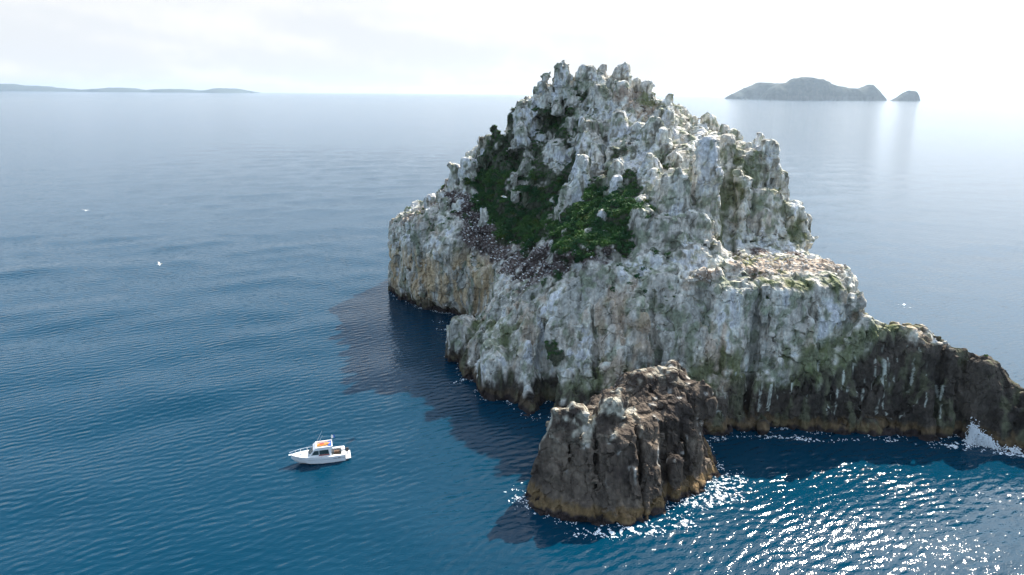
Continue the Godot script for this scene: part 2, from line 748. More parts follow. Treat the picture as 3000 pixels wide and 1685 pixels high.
func refine(g: Dictionary, n: int, eye: Vector3, push: Callable) -> Fine:
	var out := Fine.new()
	var pos: PackedVector3Array = g.pos
	var nor: PackedVector3Array = g.nor
	var par: PackedByteArray = g.par
	var quads: PackedInt32Array = g.quads
	var P := pos.duplicate()
	var N := nor.duplicate()
	var K := par.duplicate()
	var edges := {}
	var idx := PackedInt32Array()
	var w := n + 1
	var grid := PackedInt32Array()
	grid.resize(w * w)
	for q in range(0, quads.size(), 4):
		var a := quads[q]
		var b := quads[q + 1]
		var c := quads[q + 2]
		var d := quads[q + 3]
		var see := (pos[a] - eye).normalized()
		if nor[a].dot(see) > 0.5 and nor[b].dot(see) > 0.5 and nor[c].dot(see) > 0.5 and nor[d].dot(see) > 0.5:
			idx.append_array([a, b, c, a, c, d])
			continue
		grid[0] = a
		grid[n] = b
		grid[n * w + n] = c
		grid[n * w] = d
		for e in 4:
			var s := quads[q + e]
			var t := quads[q + (e + 1) % 4]
			var lo := mini(s, t)
			var hi := maxi(s, t)
			var key := lo * 4194304 + hi
			var first: int = edges.get(key, -1)
			if first < 0:
				first = P.size()
				edges[key] = first
				for k in range(1, n):
					var u := float(k) / n
					P.append(pos[lo].lerp(pos[hi], u))
					N.append(nor[lo].lerp(nor[hi], u).normalized())
					K.append(par[lo] if u < 0.5 else par[hi])
			for k in range(1, n):
				var id := first + (k - 1 if s == lo else n - 1 - k)
				match e:
					0: grid[k] = id
					1: grid[k * w + n] = id
					2: grid[n * w + n - k] = id
					3: grid[(n - k) * w] = id
		for j in range(1, n):
			var v := float(j) / n
			for i in range(1, n):
				var u := float(i) / n
				grid[j * w + i] = P.size()
				P.append(pos[a].lerp(pos[b], u).lerp(pos[d].lerp(pos[c], u), v))
				N.append(nor[a].lerp(nor[b], u).lerp(nor[d].lerp(nor[c], u), v).normalized())
				K.append(par[a] if u + v < 1.0 else par[c])
		for j in n:
			for i in n:
				var r := j * w + i
				idx.append_array([grid[r], grid[r + 1], grid[r + w + 1], grid[r], grid[r + w + 1], grid[r + w]])
	for i in P.size():
		P[i] += N[i] * float(push.call(P[i], N[i]))
	var acc := PackedVector3Array()
	acc.resize(P.size())
	for t in range(0, idx.size(), 3):
		var a := idx[t]
		var b := idx[t + 1]
		var c := idx[t + 2]
		var m := (P[c] - P[a]).cross(P[b] - P[a])
		acc[a] += m
		acc[b] += m
		acc[c] += m
	for i in acc.size():
		acc[i] = acc[i].normalized()
	out.pos = P
	out.nor = acc
	out.par = K
	out.idx = idx
	return out

func leader(lead: Dictionary, a: int) -> int:
	var r := a
	while lead.get(r, r) != r:
		r = lead[r]
	while lead.get(a, a) != a:
		var nxt: int = lead[a]
		lead[a] = r
		a = nxt
	return r

func part_meshes(fine: Fine, names: Array, root: Node3D, mat: Material) -> void:
	# one mesh for each named part, cut out of the refined surface
	var lists := []
	for k in names.size():
		lists.append(PackedInt32Array())
	for t in range(0, fine.idx.size(), 3):
		var a := fine.idx[t]
		var k := fine.par[a]
		lists[k].append(a)
		lists[k].append(fine.idx[t + 1])
		lists[k].append(fine.idx[t + 2])
	# a part keeps its largest connected piece; stray scraps go back to the first part
	for k in range(1, names.size()):
		var l: PackedInt32Array = lists[k]
		var lead := {}
		for t in range(0, l.size(), 3):
			var a := leader(lead, l[t])
			lead[leader(lead, l[t + 1])] = a
			lead[leader(lead, l[t + 2])] = a
		var size := {}
		for t in range(0, l.size(), 3):
			var a := leader(lead, l[t])
			size[a] = size.get(a, 0) + 1
		var best := -1
		for a in size:
			if best < 0 or size[a] > size[best]:
				best = a
		var keep := PackedInt32Array()
		for t in range(0, l.size(), 3):
			if leader(lead, l[t]) == best and size[best] > 60:
				keep.append_array([l[t], l[t + 1], l[t + 2]])
			else:
				lists[0].append_array([l[t], l[t + 1], l[t + 2]])
		lists[k] = keep
	for k in names.size():
		var l: PackedInt32Array = lists[k]
		if l.size() < 60:
			continue
		# broken rock has hard edges: every face carries its own normal
		var m := l.size()
		var p := PackedVector3Array()
		var n := PackedVector3Array()
		var c := PackedColorArray()
		p.resize(m)
		n.resize(m)
		c.resize(m)
		for t in range(0, m, 3):
			var a := l[t]
			var b := l[t + 1]
			var d := l[t + 2]
			var pa := fine.pos[a]
			var pb := fine.pos[b]
			var pd := fine.pos[d]
			var nn := (pd - pa).cross(pb - pa).normalized()
			p[t] = pa
			p[t + 1] = pb
			p[t + 2] = pd
			n[t] = nn
			n[t + 1] = nn
			n[t + 2] = nn
			c[t] = fine.col[a]
			c[t + 1] = fine.col[b]
			c[t + 2] = fine.col[d]
		var arr := []
		arr.resize(Mesh.ARRAY_MAX)
		arr[Mesh.ARRAY_VERTEX] = p
		arr[Mesh.ARRAY_NORMAL] = n
		arr[Mesh.ARRAY_COLOR] = c
		var mesh := ArrayMesh.new()
		mesh.add_surface_from_arrays(Mesh.PRIMITIVE_TRIANGLES, arr)
		var o := put(names[k][0], mesh, mat, root)
		if names[k].size() > 1:
			o.set_meta("label", names[k][1])

# ------------------------------------------------------------------ the rock itself
class Facets:
	# broken rock: every cell of an uneven lattice is one tilted plane, parted from the next by a step and a joint
	var jx := PackedFloat32Array()
	var jy := PackedFloat32Array()
	var jz := PackedFloat32Array()
	var tx := PackedFloat32Array()
	var ty := PackedFloat32Array()
	var tz := PackedFloat32Array()
	var off := PackedFloat32Array()
	var edge := 0.0

	func _init(seed_: int) -> void:
		var r := RandomNumberGenerator.new()
		r.seed = seed_
		for k in 32768:
			jx.append(r.randf_range(0.12, 0.88))
			jy.append(r.randf_range(0.12, 0.88))
			jz.append(r.randf_range(0.12, 0.88))
			tx.append(r.randfn() * 0.5)
			ty.append(r.randfn() * 0.5)
			tz.append(r.randfn() * 0.5)
			off.append(r.randf_range(-0.5, 0.5))

	func at(x: float, y: float, z: float) -> float:
		var xi := int(floor(x - 0.5))
		var yi := int(floor(y - 0.5))
		var zi := int(floor(z - 0.5))
		var d1 := 1e9
		var d2 := 1e9
		var best := 0
		var bx := 0.0
		var by := 0.0
		var bz := 0.0
		for dz in 2:
			var zk := ((zi + dz) & 31) << 10
			var oz := zi + dz - z
			for dy in 2:
				var yk := zk | (((yi + dy) & 31) << 5)
				var oy := yi + dy - y
				for dx in 2:
					var k := yk | ((xi + dx) & 31)
					var ex := xi + dx - x + jx[k]
					var ey := oy + jy[k]
					var ez := oz + jz[k]
					var d := ex * ex + ey * ey + ez * ez
					if d < d1:
						d2 = d1
						d1 = d
						best = k
						bx = ex
						by = ey
						bz = ez
					elif d < d2:
						d2 = d
		edge = sqrt(d2) - sqrt(d1)
		return off[best] - (bx * tx[best] + by * ty[best] + bz * tz[best])

var broken := Facets.new(12)
var shards := Facets.new(34)

func roughen(v: Vol, amount: float, sc: float, high_from: float, high_to: float, cap: float) -> void:
	# rounded blocks parted by joints, carved into the volume: crags above, ribbed walls below
	for iz in v.nz:
		var z := v.o.z + iz * v.c
		for iy in v.ny:
			var y := v.o.y + iy * v.c
			var high := smoothstep(high_from, high_to, y)
			var i := v.nx * (iy + v.ny * iz) - 1
			for ix in v.nx:
				i += 1
				var f0 := v.f[i]
				if f0 > 6.0 or f0 < -6.0:
					continue
				var x := v.o.x + ix * v.c
				var wx := (x + 1.8 * n_mid.get_noise_3d(x * 0.7, y * 0.5, z * 0.7)) * sc
				var wz := (z + 1.8 * n_mid.get_noise_3d(x * 0.7 + 50.0, y * 0.5, z * 0.7)) * sc
				var yb := y * lerpf(0.22, 0.5, high) * sc
				var bl := n_block.get_noise_3d(wx, yb, wz) + 1.0
				var bv := n_blockv.get_noise_3d(wx, yb, wz)
				var g := lerpf(1.5, 2.4, high) * smoothstep(0.16, 0.0, bl) - lerpf(0.8, 1.6, high) * bv
				if f0 < 3.6 and f0 > -3.6:
					# angular blocks a few metres across, taller than wide
					var fc := broken.at(wx * 0.27, y * lerpf(0.13, 0.2, high) * sc, wz * 0.27)
					g -= lerpf(1.5, 2.5, high) * fc
					g += lerpf(0.5, 0.8, high) * smoothstep(0.14, 0.0, broken.edge)
				g -= lerpf(1.5, 1.6, high) * n_big.get_noise_3d(x, y * 0.6, z)
				g -= lerpf(0.9, 0.2, high) * n_mid.get_noise_3d(x * 1.1, y * 0.14, z * 1.1)
				v.f[i] = maxf(f0 + g * amount, (y - cap) * 0.8)

func slot(v: Vol, a: Vector3, b: Vector3, half: float, deep: float, turn: float) -> void:
	# a steep cleft cut from a (foot) to b (head); half = half width, deep = how far in, turn = which way it runs
	var lo := ((Vector3(minf(a.x, b.x), a.y, minf(a.z, b.z)) - Vector3.ONE * (deep + 2.0) - v.o) / v.c).floor()
	var hi := ((Vector3(maxf(a.x, b.x), b.y, maxf(a.z, b.z)) + Vector3.ONE * (deep + 2.0) - v.o) / v.c).ceil()
	var cs := cos(turn)
	var sn := sin(turn)
	for iz in range(maxi(0, int(lo.z)), mini(v.nz - 1, int(hi.z)) + 1):
		for iy in range(maxi(0, int(lo.y)), mini(v.ny - 1, int(hi.y)) + 1):
			for ix in range(maxi(0, int(lo.x)), mini(v.nx - 1, int(hi.x)) + 1):
				var p := v.o + Vector3(ix, iy, iz) * v.c
				var t := clampf((p.y - a.y) / (b.y - a.y), 0.0, 1.0)
				var q := p - a.lerp(b, t)
				q.x += 0.7 * n_mid.get_noise_3d(p.x, p.y * 0.8, p.z)
				var u := q.x * cs + q.z * sn
				var w := -q.x * sn + q.z * cs
				var d := maxf(absf(u) - half * (0.5 + 0.9 * sin(PI * clampf(t, 0.1, 0.9))), maxf(absf(w) - deep, absf(q.y) - 0.5))
				var i := ix + v.nx * (iy + v.ny * iz)
				v.f[i] = maxf(v.f[i], -d)

func rock_push(p: Vector3, _n: Vector3) -> float:
	var w := 0.35 * n_fine.get_noise_3d(p.x * 0.6, p.y * 0.6, p.z * 0.6)
	var fc := shards.at((p.x + w) * 0.62, p.y * 0.36, (p.z + w) * 0.62)
	var d := 0.05 + 0.46 * fc - 0.24 * smoothstep(0.07, 0.0, shards.edge) * clampf(0.45 + 1.8 * n_mid.get_noise_3d(p.x * 0.8, p.y * 0.4 + 60.0, p.z * 0.8), 0.1, 1.0)
	d += 0.1 * (n_ridge.get_noise_3d(p.x, p.y * 0.4, p.z) - 0.1)
	d += 0.06 * n_fine.get_noise_3d(p.x * 1.8, p.y * 1.2, p.z * 1.8)
	return d

func ground(v: Vol, x: float, z: float) -> float:
	# height of the rock's top under (x, z)
	var ix := clampi(int(round((x - v.o.x) / v.c)), 0, v.nx - 1)
	var iz := clampi(int(round((z - v.o.z) / v.c)), 0, v.nz - 1)
	for iy in range(v.ny - 1, -1, -1):
		if v.f[ix + v.nx * (iy + v.ny * iz)] < 0.0:
			return v.o.y + iy * v.c
	return -10.0

const ISLAND := [
	[-3.5, [-33, 169, -30, 160, -23, 154.5, -18, 150, -12.5, 145, -10, 140, -11.5, 133, -12, 122, -11, 114, -4, 104.5, 3, 99, 9, 96, 20, 94, 31, 92, 44, 93, 53, 92, 62, 91.7, 69.5, 90.5, 75.4, 87, 90, 81, 104, 76, 107, 82, 94, 97, 82, 106, 76, 117, 74, 136, 76, 161, 68, 187, 46, 208, 15, 218, -16, 210, -35, 191]],
	[0.6, [-30, 168, -27, 162.5, -21, 157.5, -16.5, 153, -11, 147.5, -9, 141, -9.5, 133, -10, 122, -9, 115.6, -2.4, 106.4, 3.5, 101, 9, 98, 20, 96, 31, 94, 44, 95, 53, 94, 62, 93.7, 69.5, 92.7, 75.4, 89.5, 84, 86.5, 90, 84.5, 90, 88, 82, 97, 76, 104, 70, 113, 69, 135, 71, 160, 64, 185, 44, 204, 15, 213, -15, 206, -31, 189]],
	[4, [-31.5, 168, -29, 161, -22, 154.5, -17, 150, -11.5, 146, -8, 141, -8, 132, -8.5, 122, -7.2, 116, -1, 107.5, 4.5, 102.2, 10, 98.9, 20, 97, 31, 95.3, 44, 96, 53, 95, 62, 94.7, 69.5, 94, 75.4, 91, 82, 89, 86, 88.5, 84, 92.5, 76, 98, 69, 104.5, 65, 115, 65, 135, 67, 160, 61, 183, 42, 201, 15, 210, -14, 203, -31, 187]],
	[8, [-31.3, 168, -29, 161.3, -22, 154.2, -17, 149.8, -11, 145.7, -6.5, 141, -5, 132, -5.5, 123, -4.5, 117, 0.8, 109, 6, 103.5, 11.5, 100, 21, 98.2, 31.5, 96.8, 44, 97.2, 53, 96.2, 62, 96, 69, 95.4, 74, 93.6, 78.5, 92.8, 78, 95.5, 72, 99, 65, 104.5, 62, 115, 62, 135, 64, 159, 58, 181, 40.5, 198, 14.5, 207, -14, 200, -30.5, 185.5]],
	[12, [-31, 168, -29, 161.5, -21.5, 154, -16.5, 149.5, -11, 145.5, -6, 141, -3, 133, -3, 124, -2, 118, 2.5, 110, 7, 105, 13, 101.5, 22, 99.5, 32, 98, 44, 98.2, 53, 97.3, 62, 97.3, 67, 96.8, 71.5, 95.8, 72.5, 98, 67, 101.5, 60, 106, 58.5, 115, 59, 135, 61, 158, 55, 180, 39, 196, 14, 204, -14, 198, -30, 184]],
	[15, [-30.5, 168, -28.5, 161.8, -21.3, 154.2, -16.3, 149.7, -10, 146, -4, 142, -1, 134, -0.5, 125.5, 0.5, 119, 4, 111.5, 8, 106.5, 13.5, 102.6, 22, 100.2, 32, 98.8, 44, 98.9, 53, 98.4, 59, 98.8, 64.5, 98.9, 66.5, 100, 64, 102.5, 59, 104, 57.5, 109, 57.5, 116, 57.5, 135, 59, 157, 53.5, 178, 38, 193, 13.5, 201, -13.5, 196, -29, 183]],
	[18, [-29.5, 169, -27, 163, -20.8, 155, -15.6, 150.8, -8, 147.5, -1, 143, 2.2, 135, 3, 127, 4, 120, 6.2, 113, 9.7, 107.8, 14.5, 103.8, 22.2, 101.4, 32.2, 99.8, 44, 99.7, 53, 99.8, 57, 103.5, 56.7, 108, 56, 117, 55.5, 135, 56, 156, 51, 176.5, 36.5, 190, 12.7, 198, -12.7, 193, -27.7, 181]],
	[21, [-27.5, 171, -25, 165, -20.5, 157, -14, 154, -6, 150, 2, 143, 5, 135, 6, 127, 7, 120, 9, 113, 12, 108.5, 16, 105, 23, 102.6, 33, 100.8, 44, 100.3, 52, 101.5, 55.5, 105.5, 55.5, 112, 55, 118, 53.5, 135, 53, 155, 48, 174, 35, 187, 12, 194, -12, 189, -25, 178]],
	[23, [-24, 171.5, -20, 163, -14, 158, -5, 152, 3.5, 144, 6.7, 135.5, 7.5, 126.5, 8.3, 119, 10.3, 112.5, 14, 109, 18, 106, 25, 104, 33, 102.5, 37, 104.5, 43, 104, 50, 105, 53.5, 108, 54.3, 115, 54, 119, 53, 135, 52, 154, 47, 172.5, 34, 185, 11.5, 192, -11, 187, -22, 177]],
	[25, [-21.5, 171, -17, 162, -11, 158, -3, 152, 5, 144, 8.5, 135.8, 9, 126, 10.2, 118.3, 12.2, 112.3, 17, 109.3, 21, 107.7, 27, 107, 33, 108.3, 36, 114, 42, 117.6, 48.5, 117.6, 52.8, 118.5, 53.2, 121, 52.3, 135, 50.5, 153, 45.5, 170, 32.8, 182, 10.8, 189, -9.5, 184, -19, 176]],
	[28, [-18, 171, -13, 163, -7, 158.5, 1, 151, 8, 143, 11, 135, 12, 126, 14, 119, 19, 113, 23, 110.5, 28, 110, 33, 111.5, 36, 116, 42, 119, 48, 119.5, 52, 121.5, 51.5, 135, 49, 152, 44, 168, 32, 179, 10, 186, -8, 181, -16, 176]],
	[34, [-13, 169, -8, 163.5, -2, 158, 5, 151, 11, 144, 15, 136.5, 18, 128, 22, 121, 27, 117.5, 31, 118, 34, 119.5, 38, 121.5, 44, 123.5, 49, 126.5, 50, 131, 48, 140, 45, 152, 41, 164, 30, 174, 10, 180, -5, 177, -11, 173]],
	[40, [-7.5, 167, -3, 162.5, 3, 157.5, 9, 151.5, 15, 145.5, 20, 139.5, 25, 134, 31, 129.5, 37, 127, 43, 127.5, 47.5, 130, 48, 134, 45, 142, 42, 152, 38, 161, 28, 170, 10, 175, -2, 172.5]],
	[45, [-2, 163.5, 3, 160, 9, 156, 15, 150.5, 21, 146, 28, 143, 34, 142, 38, 143, 38, 148, 36, 155, 33, 160, 25, 166, 10, 171, 1, 169]],
	[49, [1.5, 161.5, 7, 158, 13, 154, 20, 151, 27, 148.5, 32, 148.5, 33, 151, 32, 155, 29, 160, 22, 164, 10, 167, 4, 166]],
	[51.6, [8, 159, 12, 157, 19, 155.4, 25, 155, 26, 156, 25, 158.5, 21, 160.5, 11, 162, 8.5, 161.3]],
	[55.0, [14, 157.8, 19.5, 157.2, 24, 156.8, 24.5, 157.6, 19.5, 158.6, 14.5, 158.4]],
]
# blocks that stand out of the island: name, x, d, height of the middle, half width, half height, half depth, turn, taper, rounding
const CRAGS := [
	["pinnacle", 27.6, 115.4, 32.8, 2.5, 4.0, 2.0, 0.2, 0.2, 0.6],
	["crag", 22.0, 111.6, 26.8, 2.4, 5.2, 2.4, 0.25, 0.2, 0.6],
	["crag", 26.2, 110.8, 25.8, 2.6, 4.8, 2.4, -0.15, 0.2, 0.6],
	["crag", 30.6, 112.0, 26.8, 2.3, 4.6, 2.2, 0.1, 0.25, 0.6],
	["buttress", 33.2, 118.5, 31.5, 2.6, 7.6, 3.0, 0.15, 0.25, 0.6],
	["crag", 33.0, 110.5, 22.8, 2.2, 3.4, 2.2, 0.4, 0.3, 0.8],
	["crag", 40.0, 128.0, 38.5, 2.0, 4.2, 2.0, 0.1, 0.45, 0.5],
	["crag", 43.6, 129.5, 38.2, 1.7, 4.2, 1.7, 0.5, 0.5, 0.5],
	["pinnacle", 46.2, 131.0, 40.0, 1.5, 3.4, 1.5, 0.2, 0.55, 0.4],
	["pinnacle", 37.6, 139.0, 42.5, 1.3, 3.0, 1.4, 0.2, 0.5, 0.4],
	["crag", 49.8, 126.5, 33.0, 1.7, 3.6, 1.8, 0.2, 0.5, 0.5],
	["crag", 45.5, 121.5, 29.5, 4.0, 4.4, 2.4, 0.1, 0.25, 1.0],
	["crag", 50.5, 121.0, 27.5, 2.4, 4.0, 2.2, 0.0, 0.35, 0.9],
	["pinnacle", 16.0, 157.0, 53.2, 2.2, 3.1, 1.9, 0.2, 0.3, 0.7],
	["pinnacle", 19.5, 158.2, 53.6, 1.5, 3.0, 1.5, 0.5, 0.35, 0.5],
	["pinnacle", 23.9, 156.3, 53.0, 2.6, 3.4, 2.2, 0.1, 0.5, 0.7],
	["pinnacle", 11.2, 158.0, 52.0, 2.1, 2.9, 1.8, 0.3, 0.45, 0.6],
	["pinnacle", 28.4, 153.0, 49.0, 1.5, 2.9, 1.6, 0.1, 0.4, 0.6],
	["crag", 7.0, 158.6, 49.8, 1.7, 2.6, 1.6, 0.4, 0.4, 0.6],
	["crag", 19.0, 153.0, 49.0, 1.5, 3.2, 1.5, 0.4, 0.4, 0.6],
	["crag", 24.0, 150.5, 46.5, 1.7, 3.2, 1.6, 0.7, 0.35, 0.6],
	["crag", 16.5, 147.0, 41.5, 3.0, 4.6, 2.4, 0.4, 0.3, 0.9],
	["crag", 21.5, 142.0, 39.5, 2.4, 5.0, 2.2, 0.6, 0.3, 0.9],
	["crag", 26.0, 139.0, 39.5, 2.5, 5.0, 2.3, 0.3, 0.3, 0.9],
	["crag", 10.0, 150.0, 37.5, 2.3, 3.4, 2.0, 0.2, 0.3, 0.8],
	["crag", 30.5, 138.0, 41.5, 2.2, 3.8, 2.0, 0.6, 0.4, 0.7],
	["crag", 33.0, 134.0, 39.0, 2.0, 3.6, 2.0, 0.2, 0.4, 0.7],
	["boulder", -9.6, 124.0, 4.0, 3.3, 4.8, 3.0, 0.3, 0.2, 2.2],
	["buttress", -1.6, 110.0, 3.5, 5.0, 5.6, 4.0, 0.75, 0.3, 2.4],
	["boulder", -13.2, 163.0, 26.2, 1.0, 1.5, 1.0, 0.4, 0.4, 0.6],
	["boulder", -13.4, 158.0, 23.6, 1.1, 1.5, 1.0, 0.9, 0.3, 0.7],
	["crag", 72.0, 95.8, 7.6, 3.4, 4.4, 2.2, 0.3, 0.35, 0.8],
	["crag", 78.5, 92.2, 3.8, 3.8, 4.2, 2.2, 0.35, 0.4, 0.9],
	["crag", 63.0, 100.6, 12.2, 2.8, 3.0, 1.8, 0.05, 0.2, 0.6],
]

# clefts: foot x, height, d; head x, height, d; half width, depth, turn
const SLOTS := [
	[36.8, 2.0, 97.0, 38.0, 21.0, 100.0, 0.7, 2.0, 0.3],
	[6.2, -2.5, 101.0, 4.6, 13.0, 107.0, 1.5, 3.4, 0.5],
	[37.6, 22.5, 113.0, 38.2, 41.0, 124.0, 1.2, 3.6, 0.15],
	[24.4, 22.0, 109.5, 24.6, 32.0, 113.0, 0.4, 2.0, 0.0],
	[31.4, 24.0, 113.0, 31.0, 38.0, 119.0, 0.4, 2.2, 0.1],
	[23.0, 4.0, 97.5, 22.0, 20.0, 101.5, 0.45, 1.5, 0.0],
	[53.5, 3.0, 94.5, 54.5, 15.0, 98.0, 0.5, 1.4, 0.0],
	[64.5, 1.0, 94.2, 66.2, 13.0, 97.6, 0.5, 1.6, 0.1],
	[-8.0, 0.0, 141.0, -6.5, 9.0, 142.0, 1.2, 3.0, -0.6],
	[18.8, 36.0, 138.0, 19.5, 50.0, 151.0, 0.6, 3.0, 0.3],
	[45.0, 12.0, 97.0, 45.3, 22.0, 99.8, 0.35, 1.2, 0.0],
	[14.0, 3.0, 100.0, 13.0, 16.0, 104.0, 0.4, 1.4, 0.2],
	[56.2, 23.6, 118.5, 56.6, 30.0, 120.0, 1.7, 3.0, 0.0],
]
var island: Fine
var island_root: Node3D

func build_island() -> void:
	g_scrub = patch(SCRUB)
	g_nest = patch(NESTS)
	g_ledge_lit_crest = patch(LEDGES_LIT_CRESTS)
	g_moss = patch(MOSS)
	var v := volume(Vector3(-38, -2.8, -214), Vector3(104, 60, -80), 0.62)
	fill_outlines(v, ISLAND)
	roughen(v, 1.0, 1.0, 20.0, 27.0, 53.6)
	for e in SLOTS:
		slot(v, Vector3(e[0], e[1], -e[2]), Vector3(e[3], e[4], -e[5]), e[6], e[7], e[8])
	var names := [["cliff"]]
	for k in CRAGS.size():
		var b: Array = CRAGS[k]
		names.append([b[0]])
		add_block(v, names.size() - 1, Vector3(b[1], b[3], -b[2]), Vector3(b[4], b[5], b[6]), b[7], Vector2.ZERO, b[8], b[9])
	# smaller outcrops all over the upper slopes
	var tries := 0
	for k in 16:
		# jagged teeth along the crest
		var t := rng.randf()
		var x := lerpf(2.0, 34.0, t)
		var d := lerpf(160.5, 147.5, t) - 3.5 * sin(PI * t) * 0.3 + rng.randfn() * 1.2
		var h := minf(ground(v, x, -d), 53.5)
		if h < 38.0:
			continue
		var w := rng.randf_range(0.8, 1.8)
		names.append(["pinnacle"])
		add_block(v, names.size() - 1, Vector3(x, h + w * 0.3, -d), Vector3(w, w * rng.randf_range(1.2, 2.0), w), rng.randf() * TAU, Vector2(rng.randf_range(-0.25, 0.25), rng.randf_range(-0.2, 0.2)), rng.randf_range(0.4, 0.75), 0.2, 0.4)
	while names.size() < 215 and tries < 5000:
		tries += 1
		var x := rng.randf_range(-26, 49)
		var d := rng.randf_range(112, 172)
		var h := ground(v, x, -d)
		if h < 22.5 or (x > 34 and h < 26) or h > 50:
			continue
		var w := 0.5 + 2.1 * pow(rng.randf(), 2.2)
		names.append(["outcrop"])
		add_block(v, names.size() - 1, Vector3(x, h + w * 0.25, -d), Vector3(w, w * rng.randf_range(1.0, 1.8), w * rng.randf_range(0.7, 1.0)), rng.randf() * TAU, Vector2(rng.randf_range(-0.15, 0.15), rng.randf_range(-0.15, 0.15)), rng.randf_range(0.25, 0.6), w * 0.35, 0.4)
	var g := net(v, 3)
	island = refine(g, 3, Vector3(0, 50, 0), rock_push)
	island.col.resize(island.pos.size())
	for i in island.pos.size():
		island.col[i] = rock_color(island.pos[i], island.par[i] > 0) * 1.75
	island_root = thing("rock_island", "steep pale grey limestone island with green scrub below its jagged summit", "island")
	part_meshes(island, names, island_root, m_rock)

# where scrub, nesting ground and bare trodden ledges lie, and crests painted pale as sunlit: x, height, d, radius
const SCRUB := [[0.7, 22.5, 146.8, 4.4], [6.8, 25.2, 122.2, 3.3], [11.3, 25.6, 115.4, 3.4], [15.7, 28.0, 114.6, 3.4], [19.5, 30.7, 112.3, 3.0], [4.6, 26.8, 146.0, 3.4], [-2.6, 24.6, 151.3, 3.6], [-4.4, 27.2, 153.0, 3.6], [9.0, 26.5, 134.2, 3.6], [12.7, 28.8, 125.3, 3.3], [17.8, 31.5, 125.0, 2.9], [21.0, 33.0, 122.3, 2.5], [22.7, 35.6, 125.3, 1.7], [-3.3, 32.1, 156.7, 3.6], [-6.1, 28.9, 157.4, 3.2], [0.9, 29.2, 149.0, 3.5], [3.8, 33.7, 148.4, 2.9], [1.1, 34.5, 157.2, 3.1], [-4.8, 35.9, 160.9, 3.0], [-7.3, 33.6, 161.5, 2.8], [-10.2, 31.6, 161.3, 2.3], [-2.2, 39.5, 159.7, 2.6], [-3.5, 41.4, 161.7, 2.2], [10.1, 44.2, 157.2, 3.0], [11.0, 46.8, 155.2, 3.0], [12.8, 49.8, 152.8, 2.4], [15.2, 52.3, 155.0, 1.6], [7.9, 43.8, 157.5, 2.7], [5.2, 39.9, 153.6, 2.1], [10.5, 41.3, 150.1, 2.1], [0.8, 43.9, 161.8, 2.2], [4.7, 35.9, 150.7, 2.3], [13.4, 35.7, 144.2, 2.8], [12.0, 33.3, 144.1, 2.5], [25.2, 36.6, 123.4, 1.1], [27.2, 38.4, 130.1, 1.4], [29.7, 39.3, 128.1, 1.0], [18.1, 26.3, 111.0, 2.0], [12.9, 25.3, 110.8, 1.7], [20.0, 27.7, 110.8, 1.2], [10.6, 22.8, 111.6, 0.8], [7.5, 20.2, 111.8, 0.9], [5.2, 18.3, 112.8, 1.0], [3.8, 15.9, 114.1, 0.8], [4.5, 15.1, 110.1, 0.7], [5.6, 10.3, 103.9, 1.3], [6.9, 9.0, 102.7, 1.5], [6.6, 5.8, 102.6, 1.3], [1.0, 8.4, 106.7, 0.9], [3.4, 13.7, 109.0, 0.7], [34.3, 26.3, 109.3, 0.8], [39.7, 34.5, 120.9, 0.8], [14.4, 28.3, 116.2, 2.9], [10.2, 29.7, 134.4, 3.3], [7.8, 31.2, 144.5, 2.9], [2.8, 18.5, 135.5, 1.1], [-8.1, 30.3, 160.9, 2.4], [-11.9, 32.1, 162.8, 1.3], [20.4, 36.6, 128.9, 1.0], [19.0, 35.3, 132.2, 1.2], [15.6, 40.3, 141.6, 0.8], [14.3, 39.1, 144.4, 1.2], [14.2, 26.2, 112.9, 2.7], [4.5, 22.3, 139.4, 3.3], [10.1, 26.8, 126.0, 3.4], [18.2, 30.4, 116.8, 2.8], [-6.2, 26.1, 156.8, 2.8], [0.2, 42.0, 158.6, 1.4], [5.9, 45.5, 156.7, 1.8], [0.8, 45.7, 162.1, 1.7], [-3.2, 40.4, 160.0, 1.6], [3.4, 40.1, 157.9, 1.6], [10.7, 50.4, 156.1, 1.6], [10.5, 46.7, 154.0, 1.6], [12.5, 43.4, 150.7, 1.5], [14.5, 50.6, 154.6, 1.6], [-1.1, 36.3, 157.6, 1.6], [1.5, 34.7, 150.9, 1.6], [-5.8, 35.9, 161.5, 1.7], [-8.8, 32.1, 161.4, 1.7], [14.0, 39.7, 145.7, 1.5], [13.4, 35.9, 144.7, 1.5], [7.4, 48.7, 156.2, 1.6], [20.8, 39.1, 135.1, 1.4], [28.6, 37.7, 126.5, 1.3], [23.9, 36.4, 124.8, 1.3], [21.6, 34.1, 122.2, 1.3], [20.3, 35.5, 127.0, 1.3], [9.5, 27.0, 131.0, 4.0], [6.0, 25.5, 139.0, 4.0], [12.5, 28.5, 129.0, 3.8], [14.5, 29.5, 121.0, 3.8], [10.5, 26.0, 120.0, 3.6], [3.0, 26.0, 147.5, 3.8], [15.0, 32.0, 132.0, 3.0]]
